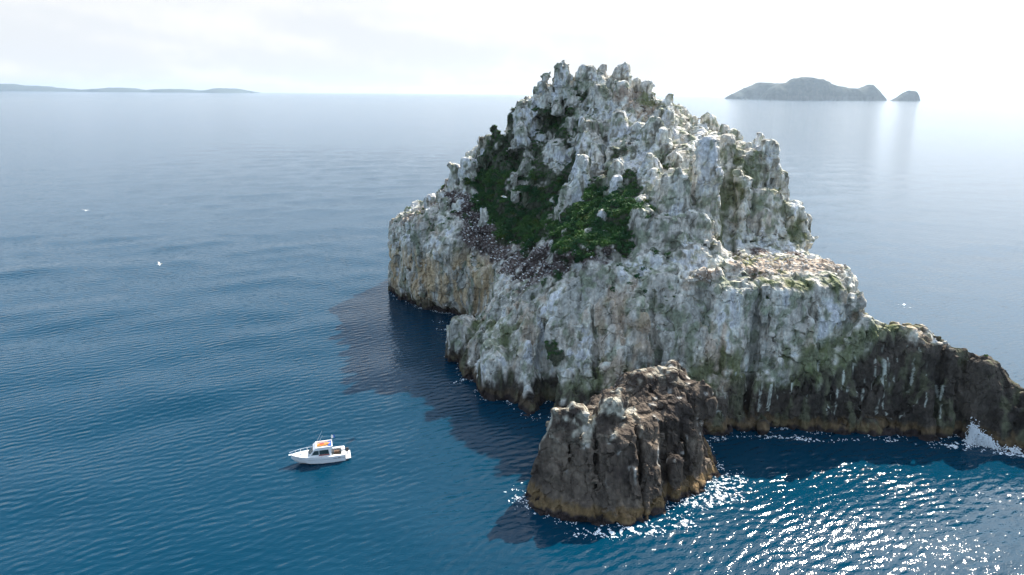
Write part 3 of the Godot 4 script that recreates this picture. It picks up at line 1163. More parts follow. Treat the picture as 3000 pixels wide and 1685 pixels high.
const NESTS := [[-7.3, 19.2, 149.6, 3.6], [-2.2, 18.3, 146.0, 3.9], [1.2, 17.8, 137.2, 3.7], [5.0, 19.7, 126.1, 3.0], [6.6, 20.2, 117.9, 2.5], [9.0, 23.0, 112.8, 2.0], [11.6, 23.9, 110.7, 1.7], [-8.9, 22.5, 154.9, 2.7], [2.5, 16.9, 124.2, 1.9], [-0.0, 16.0, 133.3, 2.0], [-11.7, 24.8, 157.1, 2.8], [-14.5, 26.8, 157.8, 2.8], [-17.6, 27.7, 169.9, 2.2], [-19.5, 25.6, 162.5, 2.1], [-2.0, 15.6, 133.9, 1.2], [37.2, 24.3, 109.0, 1.0], [41.7, 23.8, 108.7, 1.0], [47.5, 23.9, 110.0, 1.1], [-4.0, 20.9, 148.1, 3.1], [7.8, 22.3, 113.7, 2.1], [3.3, 17.8, 126.7, 2.3], [-10.3, 23.9, 156.1, 2.8], [37.3, 24.0, 112.0, 1.4], [42.3, 23.7, 113.0, 1.6], [48.1, 23.6, 113.0, 1.6], [3.0, 16.5, 128.5, 2.4], [4.8, 17.5, 119.5, 2.2], [1.0, 15.0, 128.0, 1.8], [7.0, 21.5, 113.5, 1.8], [13.5, 24.6, 109.6, 1.6], [15.5, 25.0, 108.6, 1.5], [2.2, 14.2, 119.0, 1.5]]
const LEDGES_LIT_CRESTS := [[35.7, 24.1, 104.8, 1.4], [38.8, 23.6, 105.0, 1.5], [42.3, 23.3, 105.4, 1.5], [45.2, 23.2, 105.8, 1.5], [49.0, 23.3, 106.8, 1.4], [52.6, 23.0, 107.4, 1.2], [31.1, 23.2, 103.1, 1.5], [29.0, 22.7, 103.0, 1.0], [26.0, 48.8, 148.3, 2.3], [28.9, 46.3, 145.8, 2.3], [22.9, 50.0, 149.6, 2.0], [-21.5, 24.7, 166.1, 1.4], [-23.9, 21.9, 164.7, 1.2], [-16.2, 29.0, 166.9, 1.4], [12.5, 24.4, 110.9, 0.9], [14.6, 23.7, 109.3, 0.9], [39.4, 23.3, 107.5, 3.0], [44.0, 23.0, 108.0, 3.2], [49.0, 23.0, 108.5, 3.0], [53.0, 22.7, 109.5, 2.2], [-27.0, 20.5, 166.5, 2.0], [-24.5, 21.8, 164.0, 2.2], [-22.0, 23.2, 166.5, 2.2], [-19.0, 24.5, 167.5, 2.0], [-18.5, 23.6, 162.0, 1.8]]
const MOSS := [[48, 9, 96, 5.0], [44, 7, 96, 4.5], [53, 11, 97, 4.5], [38, 6, 96, 4.0], [40, 23, 102, 2.0], [45, 22, 101.5, 2.2], [50, 22, 102, 2.0], [14, 5, 99, 3.5], [10, 4, 100, 3.0], [20, 5, 97, 3.0], [56, 14, 100, 3.5], [60, 15, 100, 3.0], [38, 32, 122, 3.5], [42, 36, 125, 4.0], [47, 31, 123, 3.5], [50, 26, 120, 3.0], [36, 27, 118, 2.5], [0, 9, 111, 2.5], [-3, 8, 116, 2.5], [-6, 7, 121, 2.2], [30, 8, 97.5, 3.0], [34, 10, 98, 2.5]]
var g_scrub: PackedFloat32Array
var g_nest: PackedFloat32Array
var g_ledge_lit_crest: PackedFloat32Array
var g_moss: PackedFloat32Array
const G0 := Vector3(-40, -4, -216)
const GN := Vector3i(101, 44, 95)
const GC := 1.5

func patch(list: Array) -> PackedFloat32Array:
	var g := PackedFloat32Array()
	g.resize(GN.x * GN.y * GN.z)
	for e in list:
		var c := (Vector3(e[0], e[1], -e[2]) - G0) / GC
		var r: float = e[3] / GC * 1.25
		var w := int(ceil(r * 1.6))
		for z in range(maxi(0, int(c.z) - w), mini(GN.z, int(c.z) + w + 2)):
			for y in range(maxi(0, int(c.y) - w), mini(GN.y, int(c.y) + w + 2)):
				for x in range(maxi(0, int(c.x) - w), mini(GN.x, int(c.x) + w + 2)):
					var i := x + GN.x * (y + GN.y * z)
					g[i] = maxf(g[i], 1.6 - (Vector3(x, y, z) - c).length() / r)
	return g

func sample(g: PackedFloat32Array, p: Vector3) -> float:
	# 0 outside, 0.6 at a patch's edge, 1.6 in its middle
	var q := (p - G0) / GC
	var x := clampi(int(q.x), 0, GN.x - 2)
	var y := clampi(int(q.y), 0, GN.y - 2)
	var z := clampi(int(q.z), 0, GN.z - 2)
	var i := x + GN.x * (y + GN.y * z)
	var sy := GN.x
	var sz := GN.x * GN.y
	var t := q - Vector3(x, y, z)
	var a := lerpf(lerpf(g[i], g[i + 1], t.x), lerpf(g[i + sy], g[i + sy + 1], t.x), t.y)
	var b := lerpf(lerpf(g[i + sz], g[i + sz + 1], t.x), lerpf(g[i + sz + sy], g[i + sz + sy + 1], t.x), t.y)
	return lerpf(a, b, t.z)

func mixc(a: Color, b: Color, t: float) -> Color:
	return a.lerp(b, clampf(t, 0.0, 1.0))

func limestone(p: Vector3) -> Color:
	# pale and grey patches, lichen and dark growth in blotches, fine vertical runs
	var c1 := n_col.get_noise_3d(p.x, p.y * 0.7, p.z)
	var c2 := n_col.get_noise_3d(p.x * 3.1 + 70.0, p.y * 2.0, p.z * 3.1)
	var st := n_streak.get_noise_3d(p.x, p.y * 0.14, p.z)
	var band := n_col.get_noise_3d(p.x * 0.75 + 300.0, p.y * 0.07, p.z * 0.75)
	var wall := smoothstep(26.0, 20.0, p.y)
	var c := mixc(Color(0.385, 0.36, 0.315), Color(0.72, 0.67, 0.585), 0.68 + 0.9 * c1 + 0.5 * st)
	c = mixc(c, Color(0.30, 0.305, 0.275), 0.75 * wall * smoothstep(0.02, 0.3, band + 0.25 * st))
	c = mixc(c, Color(0.74, 0.69, 0.6), 0.6 * wall * smoothstep(0.05, 0.35, -band + 0.2 * st))
	c = mixc(c, Color(0.20, 0.23, 0.155), 0.8 * smoothstep(0.05, 0.32, c2 - 0.25 * c1))
	var dark := n_fine.get_noise_3d(p.x * 0.8 + 31.0, p.y * 0.28, p.z * 0.8) + 0.6 * n_col.get_noise_3d(p.x * 1.7, p.y * 1.2 + 90.0, p.z * 1.7)
	c = mixc(c, Color(0.11, 0.108, 0.08), (0.75 - 0.25 * wall) * smoothstep(0.2, 0.5, dark))
	return c

func rock_color(p: Vector3, on_block: bool) -> Color:
	var x := p.x
	var h := p.y
	var d := -p.z
	var c := limestone(p)
	var st := n_streak.get_noise_3d(p.x * 0.8 + 13.0, p.y * 0.09, p.z * 0.8)
	var warm := n_col.get_noise_3d(p.x * 0.7 + 200.0, p.y * 0.35, p.z * 0.7)
	if h < 24.0:
		c = mixc(c, Color(0.44, 0.33, 0.235), 0.62 * smoothstep(0.1, 0.5, warm + 0.55 * st) * smoothstep(24.0, 20.0, h))
	if d > 136.0 and x < -4.0 and h < 19.0:
		c = mixc(c, Color(0.5, 0.375, 0.225), 0.85 * smoothstep(-0.2, 0.25, st + 0.5 * warm + 0.012 * (x + 20.0)) * smoothstep(18.5, 12.0, h + 4.0 * warm))
		c = mixc(c, Color(0.10, 0.085, 0.07), 0.85 * smoothstep(0.25, 0.5, n_streak.get_noise_3d(p.x * 1.7, p.y * 0.08 + 40.0, p.z * 1.7)) * smoothstep(11.0, 3.0, h))
	var rag := n_fine.get_noise_3d(p.x * 0.6, p.y * 0.6, p.z * 0.6) * 0.35 + n_mid.get_noise_3d(p.x, p.y, p.z) * 0.35
	var m := sample(g_moss, p)
	if m > 0.1:
		c = mixc(c, Color(0.105, 0.125, 0.05), 0.85 * smoothstep(0.55, 1.15, m + rag * 1.2 + 0.5 * st))
	# dark bare rock in reach of the spray; higher towards the ridge
	var lim := 1.7
	if d < 137.0:
		lim = 3.7
		if x > 3.0:
			lim = lerpf(3.7, 6.5, clampf((x - 3.0) / 30.0, 0.0, 1.0))
		if x > 38.0:
			lim = lerpf(6.5, 9.0, clampf((x - 38.0) / 14.0, 0.0, 1.0))
		if x > 52.0:
			lim = lerpf(9.0, 14.5, clampf((x - 52.0) / 5.0, 0.0, 1.0))  # ridge crest above stays paler: sunlight put into the colour, with lichen
	var bare := smoothstep(1.0, -1.0, h - lim - 3.6 * st - 1.2 * rag)
	if bare > 0.0:
		var b := mixc(Color(0.042, 0.036, 0.031), Color(0.10, 0.083, 0.066), 0.5 + 0.9 * warm + 0.5 * rag)
		b = mixc(b, Color(0.125, 0.13, 0.08), 0.7 * smoothstep(0.1, 0.45, st + rag * 0.6))
		c = mixc(c, b, bare)
		# thin white runs below the ledges
		if x > 26.0 and x < 66.0 and h > 2.5 and h < 13.0:
			var run := n_streak.get_noise_3d(p.x * 2.6, p.y * 0.06 + 7.0, p.z * 1.0)
			c = mixc(c, Color(0.52, 0.54, 0.47), 0.9 * smoothstep(0.36, 0.5, run))
	var s := sample(g_nest, p)
	if s > 0.1 and not on_block:
		var soil := mixc(Color(0.062, 0.046, 0.042), Color(0.115, 0.085, 0.072), 0.5 + warm)
		var fleck := n_fine.get_noise_3d(p.x * 2.3, p.y * 2.3, p.z * 2.3)
		soil = mixc(soil, Color(0.34, 0.31, 0.29), smoothstep(0.2, 0.45, fleck))
		c = mixc(c, soil, smoothstep(0.45, 0.8, s + rag))
	var l := sample(g_ledge_lit_crest, p)
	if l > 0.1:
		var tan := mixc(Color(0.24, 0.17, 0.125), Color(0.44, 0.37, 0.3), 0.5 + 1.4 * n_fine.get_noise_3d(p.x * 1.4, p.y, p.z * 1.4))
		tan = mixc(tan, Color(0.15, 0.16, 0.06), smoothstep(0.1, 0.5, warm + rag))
		c = mixc(c, tan, 0.85 * smoothstep(0.5, 0.85, l + rag))  # real tan soil on ledges; on the crests also sunlight painted in
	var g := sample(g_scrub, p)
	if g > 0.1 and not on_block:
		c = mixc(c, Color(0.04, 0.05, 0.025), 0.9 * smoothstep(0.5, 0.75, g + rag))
	return shore(c, p, st, 0.55 if x > 20.0 else 0.25)

func shore(c: Color, p: Vector3, st: float, ochre: float) -> Color:
	# a belt of ochre weed and barnacles, then black wet rock at the water
	var h := p.y + 0.9 * st
	c = mixc(c, Color(0.16, 0.105, 0.048), ochre * smoothstep(2.2, 1.5, h + 0.5 * n_fine.get_noise_3d(p.x * 0.7, p.y, p.z * 0.7)) * smoothstep(0.5, 0.9, h))
	return mixc(c, Color(0.036, 0.028, 0.026), smoothstep(0.95, 0.5, h))

const STACK := [
	[-2.5, [0.5, 78, 1, 73.5, 5, 71, 9.4, 69.5, 13, 69.3, 17, 70.3, 20.6, 72.3, 22, 75, 25.5, 76.8, 28.3, 79.5, 29.7, 83, 31, 91.7, 28, 97, 16, 98, 11, 93, 7, 87, 3, 83]],
	[0.4, [2, 77.6, 2.3, 74.5, 5.7, 72.5, 9.4, 71, 12.8, 70.8, 16.3, 71.8, 19.6, 73.5, 20.7, 76, 24.2, 78, 26.9, 80.3, 28.2, 83, 29.5, 91.7, 27, 96, 17, 97, 12, 92, 8, 86, 4, 82]],
	[3, [2.8, 78, 3.2, 75.5, 6, 73.6, 10, 72.2, 13, 72, 16.5, 73, 19.2, 74.6, 20.3, 77, 23, 79.2, 25.6, 81, 27, 84, 28.3, 91, 26, 94.5, 17, 95.5, 12, 91, 8, 86, 4.5, 81.5]],
	[7, [3.8, 78.5, 4.3, 76.5, 7, 75.2, 11, 74, 14, 73.8, 17, 74.8, 19, 76.5, 20.3, 78.6, 22.5, 80, 25, 81.6, 26.3, 84.5, 27.5, 90.5, 25, 93.5, 17, 94.5, 12.5, 90, 8.5, 84, 5, 81]],
	[9.5, [5, 79, 6, 77.5, 9, 76.8, 12, 75.8, 15, 75.8, 17.5, 77, 19.4, 79, 21.3, 80.8, 23.5, 81.6, 25.5, 83, 26.8, 86, 26.5, 91, 24, 93, 17.5, 93.5, 13.5, 89.5, 9.5, 82, 6, 80.6]],
	[11.3, [15.5, 86, 19, 84, 23, 83, 25.5, 84.5, 26, 89, 24, 92, 18, 92.5, 15, 90]],
	[12.7, [18, 88, 22, 87, 24, 88, 22, 90, 19, 90]],
]
const STACK_BLOCKS := [
	["block", 6.2, 78.6, 9.6, 1.6, 2.0, 1.3, 0.2, 0.3, 0.4],
	["block", 8.6, 78.4, 10.0, 1.4, 2.2, 1.4, -0.1, 0.3, 0.4],
	["column", 13.0, 79.0, 10.0, 1.8, 3.1, 1.6, 0.1, 0.15, 0.5],
	["block", 11.0, 78.3, 8.6, 1.2, 2.0, 1.2, 0.3, 0.3, 0.4],
	["boulder", 18.0, 86.8, 11.6, 2.1, 1.7, 1.7, 0.5, 0.35, 0.6],
	["boulder", 22.0, 87.0, 11.9, 1.1, 1.5, 1.1, 0.2, 0.35, 0.4],
	["block", 25.4, 85.0, 9.8, 1.9, 2.0, 2.2, 0.1, 0.3, 0.5],
	["block", 17.3, 79.4, 8.7, 1.5, 1.7, 1.5, 0.5, 0.3, 0.5],
	["block", 21.0, 82.4, 8.4, 1.7, 2.2, 1.6, 0.3, 0.3, 0.5],
	["buttress", 24.0, 80.2, 2.5, 1.6, 3.8, 1.4, 0.5, 0.5, 0.6],
	["buttress", 21.2, 77.2, 2.2, 1.3, 3.4, 1.3, 0.8, 0.5, 0.6],
	["block", 23.4, 90.5, 11.5, 1.6, 1.6, 1.4, 0.4, 0.3, 0.5],
]
var stack: Fine

func build_stack() -> void:
	var v := volume(Vector3(-3, -2.6, -100), Vector3(34, 16, -66), 0.45)
	fill_outlines(v, STACK)
	roughen(v, 0.36, 1.5, 6.5, 10.0, 13.0)
	for e in [[10.6, 3.0, 73.4, 10.8, 11.0, 78.0, 0.3, 1.1, 0.1], [16.2, 1.0, 72.8, 15.6, 10.0, 77.4, 0.35, 1.5, -0.1], [19.9, 0.0, 75.2, 19.6, 9.5, 79.4, 0.5, 1.5, 0.4], [23.0, 1.0, 79.0, 22.6, 9.0, 81.6, 0.4, 1.3, 0.5], [7.4, 6.0, 75.6, 7.4, 11.5, 78.6, 0.2, 0.9, 0.0]]:
		slot(v, Vector3(e[0], e[1], -e[2]), Vector3(e[3], e[4], -e[5]), e[6], e[7], e[8])
	var names := [["rock_face"]]
	for b in STACK_BLOCKS:
		names.append([b[0]])
		add_block(v, names.size() - 1, Vector3(b[1], b[3], -b[2]), Vector3(b[4], b[5], b[6]), b[7], Vector2.ZERO, b[8], b[9], 0.4)
	stack = refine(net(v, 3), 3, Vector3(0, 50, 0), rock_push)
	stack.col.resize(stack.pos.size())
	for i in stack.pos.size():
		stack.col[i] = stack_color(stack.pos[i], stack.nor[i]) * 1.75
	var root := thing("sea_stack", "dark brown sea stack with pale block tops standing before the grey cliff", "sea stack")
	part_meshes(stack, names, root, m_rock)

func stack_color(p: Vector3, _n: Vector3) -> Color:
	var st := n_streak.get_noise_3d(p.x * 0.8, p.y * 0.2, p.z * 0.8)
	var w := n_col.get_noise_3d(p.x * 1.3, p.y, p.z * 1.3)
	var rag := n_fine.get_noise_3d(p.x * 0.8, p.y * 0.8, p.z * 0.8)
	var c := mixc(Color(0.055, 0.044, 0.037), Color(0.155, 0.124, 0.095), 0.42 + 0.9 * w + 0.35 * rag)
	# pale, lichened tops of the western blocks and of the boulder behind
	var top := 0.0
	if p.x < 16.5 and p.z > -82.0:
		top = smoothstep(-1.0, 1.0, p.y - (9.0 + 0.16 * (p.x - 6.0)) + 2.6 * st + 1.6 * w)
	elif p.x < 24.0 and p.z < -84.5:
		top = 0.6 * smoothstep(-0.4, 0.8, p.y - 11.6 + 1.8 * w)
	top *= smoothstep(-0.35, 0.25, rag + 0.8 * w + 0.5 * st)
	c = mixc(c, mixc(Color(0.27, 0.255, 0.205), Color(0.46, 0.43, 0.35), 0.5 + rag), top)
	c = mixc(c, Color(0.42, 0.40, 0.36), 0.7 * smoothstep(0.36, 0.55, st + 0.4 * rag) * smoothstep(3.5, 6.0, p.y))
	return shore(c, p, 0.7 * st + 0.7 * w, 0.8)

# ------------------------------------------------------------------ land far off
func far_volume(prof: Array, d: float, deep: float, c: float, steep: float, arch := []) -> Vol:
	# prof: x, height pairs from left to right; the land is DEEP metres from front to back
	var n := prof.size()
	var top := 0.0
	for i in range(1, n, 2):
		top = maxf(top, prof[i])
	var v := volume(Vector3(prof[0] - 3.0 * c, -2.0 * c, -d - deep), Vector3(prof[n - 2] + 3.0 * c, top + 3.0 * c, -d + deep * 0.6), c)
	var big := noise(FastNoiseLite.TYPE_SIMPLEX_SMOOTH, 1.0 / (12.0 * c), 4, 5)
	for ix in v.nx:
		var x := v.o.x + ix * c
		var h := -c
		for k in range(0, n - 2, 2):
			if x >= prof[k] and x <= prof[k + 2]:
				h = lerpf(prof[k + 1], prof[k + 3], (x - prof[k]) / maxf(prof[k + 2] - prof[k], 0.1))
		var end := minf(x - prof[0], prof[n - 2] - x)
		for iz in v.nz:
			var z := v.o.z + iz * c + d
			var w := 1.0 - pow(absf(z) / (deep * 0.5 if z > 0.0 else deep * 0.8), 2.0) + 0.35 * big.get_noise_2d(x, z)
			var t := pow(clampf(w, 0.0, 1.0), steep)
			var hh := h * t if z > 0.0 or w < 1.0 else h
			if w <= 0.0 or end < 0.0:
				hh = -c
			for iy in v.ny:
				var y := v.o.y + iy * c
				var f := (y - hh) * 0.6
				if arch and absf(x - arch[0]) < arch[1] and y < arch[2] * (1.0 - pow((x - arch[0]) / arch[1], 2.0)):
					f = maxf(f, 0.5 * c)
				v.f[ix + v.nx * (iy + v.ny * iz)] = f
	return v

func far_piece(called: String, v: Vol, parent: Node, amp: float, rocky: float) -> MeshInstance3D:
	var bumps := noise(FastNoiseLite.TYPE_SIMPLEX_SMOOTH, 1.0 / (3.0 * v.c), 4, 77)
	var fine := refine(net(v, 2), 2, Vector3(0, 50, 0), func(p: Vector3, _n: Vector3) -> float: return amp * bumps.get_noise_3d(p.x, p.y * 0.5, p.z))
	fine.col.resize(fine.pos.size())
	for i in fine.pos.size():
		var p := fine.pos[i]
		var a := bumps.get_noise_3d(p.x * 0.7, p.y * 1.5, p.z * 0.7)
		var c := mixc(Color(0.022, 0.032, 0.026), Color(0.045, 0.055, 0.04), 0.5 + a)
		c = mixc(c, Color(0.20, 0.18, 0.155), 0.2 * rocky * smoothstep(0.0, 0.35, bumps.get_noise_3d(p.x * 1.3, p.y * 0.3, p.z * 1.3) + (0.35 if p.y < 45.0 else -0.15)))
		fine.col[i] = c
	var arr := []
	arr.resize(Mesh.ARRAY_MAX)
	arr[Mesh.ARRAY_VERTEX] = fine.pos
	arr[Mesh.ARRAY_NORMAL] = fine.nor
	arr[Mesh.ARRAY_COLOR] = fine.col
	arr[Mesh.ARRAY_INDEX] = fine.idx
	var mesh := ArrayMesh.new()
	mesh.add_surface_from_arrays(Mesh.PRIMITIVE_TRIANGLES, arr)
	return put(called, mesh, m_far, parent)

func build_far_land() -> void:
	var isl := thing("far_island", "long hazy blue island with a rounded hill on the horizon", "island")
	far_piece("hill", far_volume([2866, 12, 2878, 60, 2918, 126, 2991, 164, 3094, 195, 3177, 235, 3247, 251, 3350, 244, 3410, 229, 3458, 230, 3551, 192, 3632, 164, 3721, 151, 3782, 137, 3840, 135, 3886, 124, 3979, 153, 4009, 177, 4051, 158, 4110, 117, 4128, 93, 4150, 61, 4158, 14], 8000, 330, 15.0, 0.45, [3985, 12, 50]), isl, 5.0, 0.8)
	far_piece("headland", far_volume([2780, 8, 2802, 50, 2882, 92, 2947, 151, 3007, 157, 3059, 176, 3111, 206, 3231, 205, 3297, 202, 3416, 210, 3481, 200, 3565, 149], 9000, 380, 18.0, 0.45), isl, 5.0, 0.6)
	var islet := far_piece("islet", far_volume([4262, 2, 4295, 29, 4338, 58, 4366, 90, 4398, 112, 4438, 112, 4470, 109, 4494, 100, 4512, 73, 4522, 10], 7900, 130, 8.0, 0.4), self, 3.0, 0.8)
	tag(islet, "small hazy wedge of rock just right of the long far island", "islet")
	var tiny := far_piece("skerry", far_volume([2735, 6, 2745, 20, 2752, 12, 2775, 4], 8350, 60, 4.0, 0.5), self, 1.0, 1.0)
	tag(tiny, "tiny dark rock in the sea off the long far island's left end", "rock")
	var coast := []
	var hs := [-900, 60, -600, 58, -300, 56, 0, 54, 60, 48, 130, 43, 250, 41, 330, 23, 400, 26, 480, 14, 560, 13, 620, 7, 690, 10, 730, 6, 800, 21, 850, 19, 950, 32, 1000, 25, 1060, 12, 1150, 9, 1220, 12, 1270, 10, 1330, 22, 1450, 24, 1540, 15, 1620, 10, 1720, 11, 1800, 32, 1850, 33, 1900, 28, 1940, 13, 1985, 3]
	for i in range(0, hs.size(), 2):
		coast.append(-15247.0 + hs[i] * 3.6)
		coast.append(hs[i + 1] * 3.69 + 8.0)
	var hills := far_piece("hills", far_volume(coast, 21000, 2400, 55.0, 0.6), self, 10.0, 0.3)
	tag(hills, "", "", "", "structure")
	var out := far_piece("islet", far_volume([-7830, 5, -7800, 40, -7770, 34, -7745, 5], 21000, 150, 18.0, 0.5), self, 3.0, 0.5)
	tag(out, "faint speck of an islet beyond the end of the far low coast", "islet")

# ------------------------------------------------------------------ scrub, stones
func bush(seed_: int, leaves: int) -> ArrayMesh:
	# a low dome of small leaf sprays with gaps between them
	var r := RandomNumberGenerator.new()
	r.seed = seed_
	var st := SurfaceTool.new()
	st.begin(Mesh.PRIMITIVE_TRIANGLES)
	var lobes := []
	for k in 6:
		lobes.append([Vector3(r.randf_range(-0.55, 0.55), r.randf_range(0.15, 0.6), r.randf_range(-0.55, 0.55)), r.randf_range(0.3, 0.5)])
	for k in leaves:
		var l: Array = lobes[r.randi() % 6]
		var dir := Vector3(r.randfn(), r.randfn() * 0.8 + 0.35, r.randfn()).normalized()
		var at: Vector3 = l[0] + dir * float(l[1]) * r.randf_range(0.6, 1.05)
		if at.y < -0.05:
			continue
		var n := (dir + Vector3(r.randfn(), r.randfn(), r.randfn()) * 0.45).normalized()
		var t := n.cross(Vector3(r.randfn(), r.randfn(), r.randfn())).normalized()
		var b := n.cross(t)
		var s := r.randf_range(0.1, 0.2)
		var g := r.randf_range(0.65, 1.35)
		var c := Color(g * r.randf_range(0.85, 1.2), g, g * r.randf_range(0.8, 1.1))
		var p := [at - t * s, at + b * s * 0.55 + n * s * 0.2, at + t * s, at - b * s * 0.55 + n * s * 0.2]
		for q in [0, 1, 2, 0, 2, 3]:
			st.set_color(c)
			st.set_normal(n)
			st.add_vertex(p[q])
	return st.commit()

func stone(seed_: int, rings := 5, seg := 8) -> ArrayMesh:
	var n := noise(FastNoiseLite.TYPE_CELLULAR, 0.9, 1, seed_)
	n.cellular_return_type = FastNoiseLite.RETURN_DISTANCE
	var st := SurfaceTool.new()
	st.begin(Mesh.PRIMITIVE_TRIANGLES)
	st.set_smooth_group(-1)
	var pts := []
	for j in rings + 1:
		for i in seg:
			var v := PI * j / rings
			var u := TAU * i / seg
			var p := Vector3(sin(v) * cos(u), cos(v) * 0.75, sin(v) * sin(u))
			pts.append(p * (0.95 + 0.35 * n.get_noise_3d(p.x * 1.4 + seed_, p.y * 1.4, p.z * 1.4)))
	for j in rings:
		for i in seg:
			var a: Vector3 = pts[j * seg + i]
			var b: Vector3 = pts[j * seg + (i + 1) % seg]
			var c: Vector3 = pts[(j + 1) * seg + (i + 1) % seg]
			var d: Vector3 = pts[(j + 1) * seg + i]
			for q in [a, b, c, a, c, d]:
				st.set_color(Color.WHITE)
				st.add_vertex(q)
	st.generate_normals()
	return st.commit()

func copies(called: String, mesh: Mesh, mat: Material, xf: Array, cols: PackedColorArray, parent: Node) -> MultiMeshInstance3D:
	var mm := MultiMesh.new()
	mm.transform_format = MultiMesh.TRANSFORM_3D
	mm.use_colors = true
	mm.mesh = mesh
	mm.instance_count = xf.size()
	for i in xf.size():
		mm.set_instance_transform(i, xf[i])
		mm.set_instance_color(i, cols[i])
	var o := MultiMeshInstance3D.new()
	o.name = numbered(called) if parent == self else called
	o.multimesh = mm
	o.material_override = mat
	parent.add_child(o, true)
	return o

func cleft(p: Vector3) -> float:
	# near 0 in the joints between the big blocks
	var wx := p.x + 1.8 * n_mid.get_noise_3d(p.x * 0.7, p.y * 0.5, p.z * 0.7)
	var wz := p.z + 1.8 * n_mid.get_noise_3d(p.x * 0.7 + 50.0, p.y * 0.5, p.z * 0.7)
	return n_block.get_noise_3d(wx, p.y * lerpf(0.22, 0.5, smoothstep(20.0, 27.0, p.y)), wz) + 1.0

var nest_spots: Array = []

func dress_island() -> void:
	var bushes := []
	var bcol := []
	for k in 4:
		bushes.append([])
		bcol.append(PackedColorArray())
	var stones := []
	var scol := []
	for k in 3:
		stones.append([])
		scol.append(PackedColorArray())
	var r := RandomNumberGenerator.new()
	r.seed = 4711
	var total := island.pos.size()
	var eye := Vector3(0, 50, 0)
	for i in total:
		if r.randf() > 0.3:
			continue
		var p := island.pos[i]
		var n := island.nor[i]
		if p.y < 3.0 or n.dot(p - eye) > 40.0 or (island.par[i] > 0 and r.randf() > 0.12):
			continue
		var g := sample(g_scrub, p)
		if g < 0.6 and p.y > 25.0 and p.x < 36.0 and r.randf() < 0.5:
			# tongues of scrub up the clefts of the crags
			g = maxf(g, 1.0 * smoothstep(0.3, 0.1, cleft(p)) * smoothstep(-0.25, 0.25, n_big.get_noise_3d(p.x * 1.3 + 40.0, p.y, p.z * 1.3) + (0.25 if p.x < 20.0 else -0.05)))
		elif g < 0.6 and p.y > 6.0 and p.y < 25.0 and r.randf() < 0.3:
			g = maxf(g, 0.9 * smoothstep(0.2, 0.05, cleft(p)) * smoothstep(0.0, 0.4, n_big.get_noise_3d(p.x * 1.3, p.y, p.z * 1.3) + (0.2 if p.x < 8.0 else 0.0)))
		if g > 0.3 and r.randf() < 0.55:
			var rag := n_fine.get_noise_3d(p.x * 0.6, p.y * 0.6, p.z * 0.6) * 0.3 + n_mid.get_noise_3d(p.x, p.y, p.z) * 0.5
			if g + rag > 0.66 and n.y > 0.12 + 0.25 * r.randf():
				var small := (1.0 if p.y > 19.0 else 0.6) * (0.5 if p.y > 33.0 else 1.0) * (1.0 if sample(g_scrub, p) > 0.5 else 0.6)
				var s := (0.4 + 0.85 * pow(r.randf(), 2.0)) * small
				var b := Basis(Vector3.UP, r.randf() * TAU).scaled(Vector3(s, s * r.randf_range(0.7, 1.1), s))
				var up := (n * 0.5 + Vector3.UP).normalized()
				b = Basis(Quaternion(Vector3.UP, up)) * b
				var k := r.randi() % 4
				bushes[k].append(Transform3D(b, p - n * 0.12))
				var tone := n_col.get_noise_3d(p.x * 1.5, p.y * 1.5, p.z * 1.5) + 0.2 * r.randfn()
				var c := mixc(Color(0.03, 0.092, 0.036), Color(0.085, 0.165, 0.04), 0.38 + 1.0 * tone)
				if r.randf() < 0.05:
					c = Color(0.07, 0.10, 0.02)
				bcol[k].append(c)
			continue
		var m := sample(g_nest, p)
		var l := sample(g_ledge_lit_crest, p)
		if m > 0.62 and n.y > 0.15:
			if r.randf() < 0.12:
				nest_spots.append(p)
			if r.randf() < 0.3:
				var k := r.randi() % 3
				var s := 0.07 + 0.2 * pow(r.randf(), 3.0)
				stones[k].append(Transform3D(Basis(Quaternion(Vector3(r.randfn(), r.randfn(), r.randfn()).normalized(), r.randf() * TAU)).scaled(Vector3.ONE * s), p))
				var v := r.randf_range(0.2, 0.52)
				scol[k].append(Color(v, v * 0.965, v * 0.92))
		elif l > 0.62 and r.randf() < 0.25:
			var k := r.randi() % 3
			var s := 0.1 + 0.3 * pow(r.randf(), 2.0)
			stones[k].append(Transform3D(Basis(Quaternion(Vector3(r.randfn(), r.randfn(), r.randfn()).normalized(), r.randf() * TAU)).scaled(Vector3.ONE * s), p))
			var v := r.randf_range(0.28, 0.55)
			scol[k].append(Color(v, v * 0.95, v * 0.88))
	var root := thing("scrub", "dark green scrub filling the hollows of the island's upper slope", "scrub")
	root.set_meta("kind", "stuff")
	for k in 4:
		var o := copies("foliage", bush(300 + k, 110), m_leaf, bushes[k], bcol[k], root)
		o.set_meta("kind", "stuff")
	var rub := thing("rubble", "pale loose stones strewn over the brown nesting slope and ledge", "rubble")
	rub.set_meta("kind", "stuff")
	var sm := StandardMaterial3D.new()
	sm.resource_name = "loose stone"
	sm.vertex_color_use_as_albedo = true
	sm.roughness = 1.0
	for k in 3:
		var o := copies("stone", stone(500 + k), sm, stones[k], scol[k], rub)
		o.set_meta("kind", "stuff")

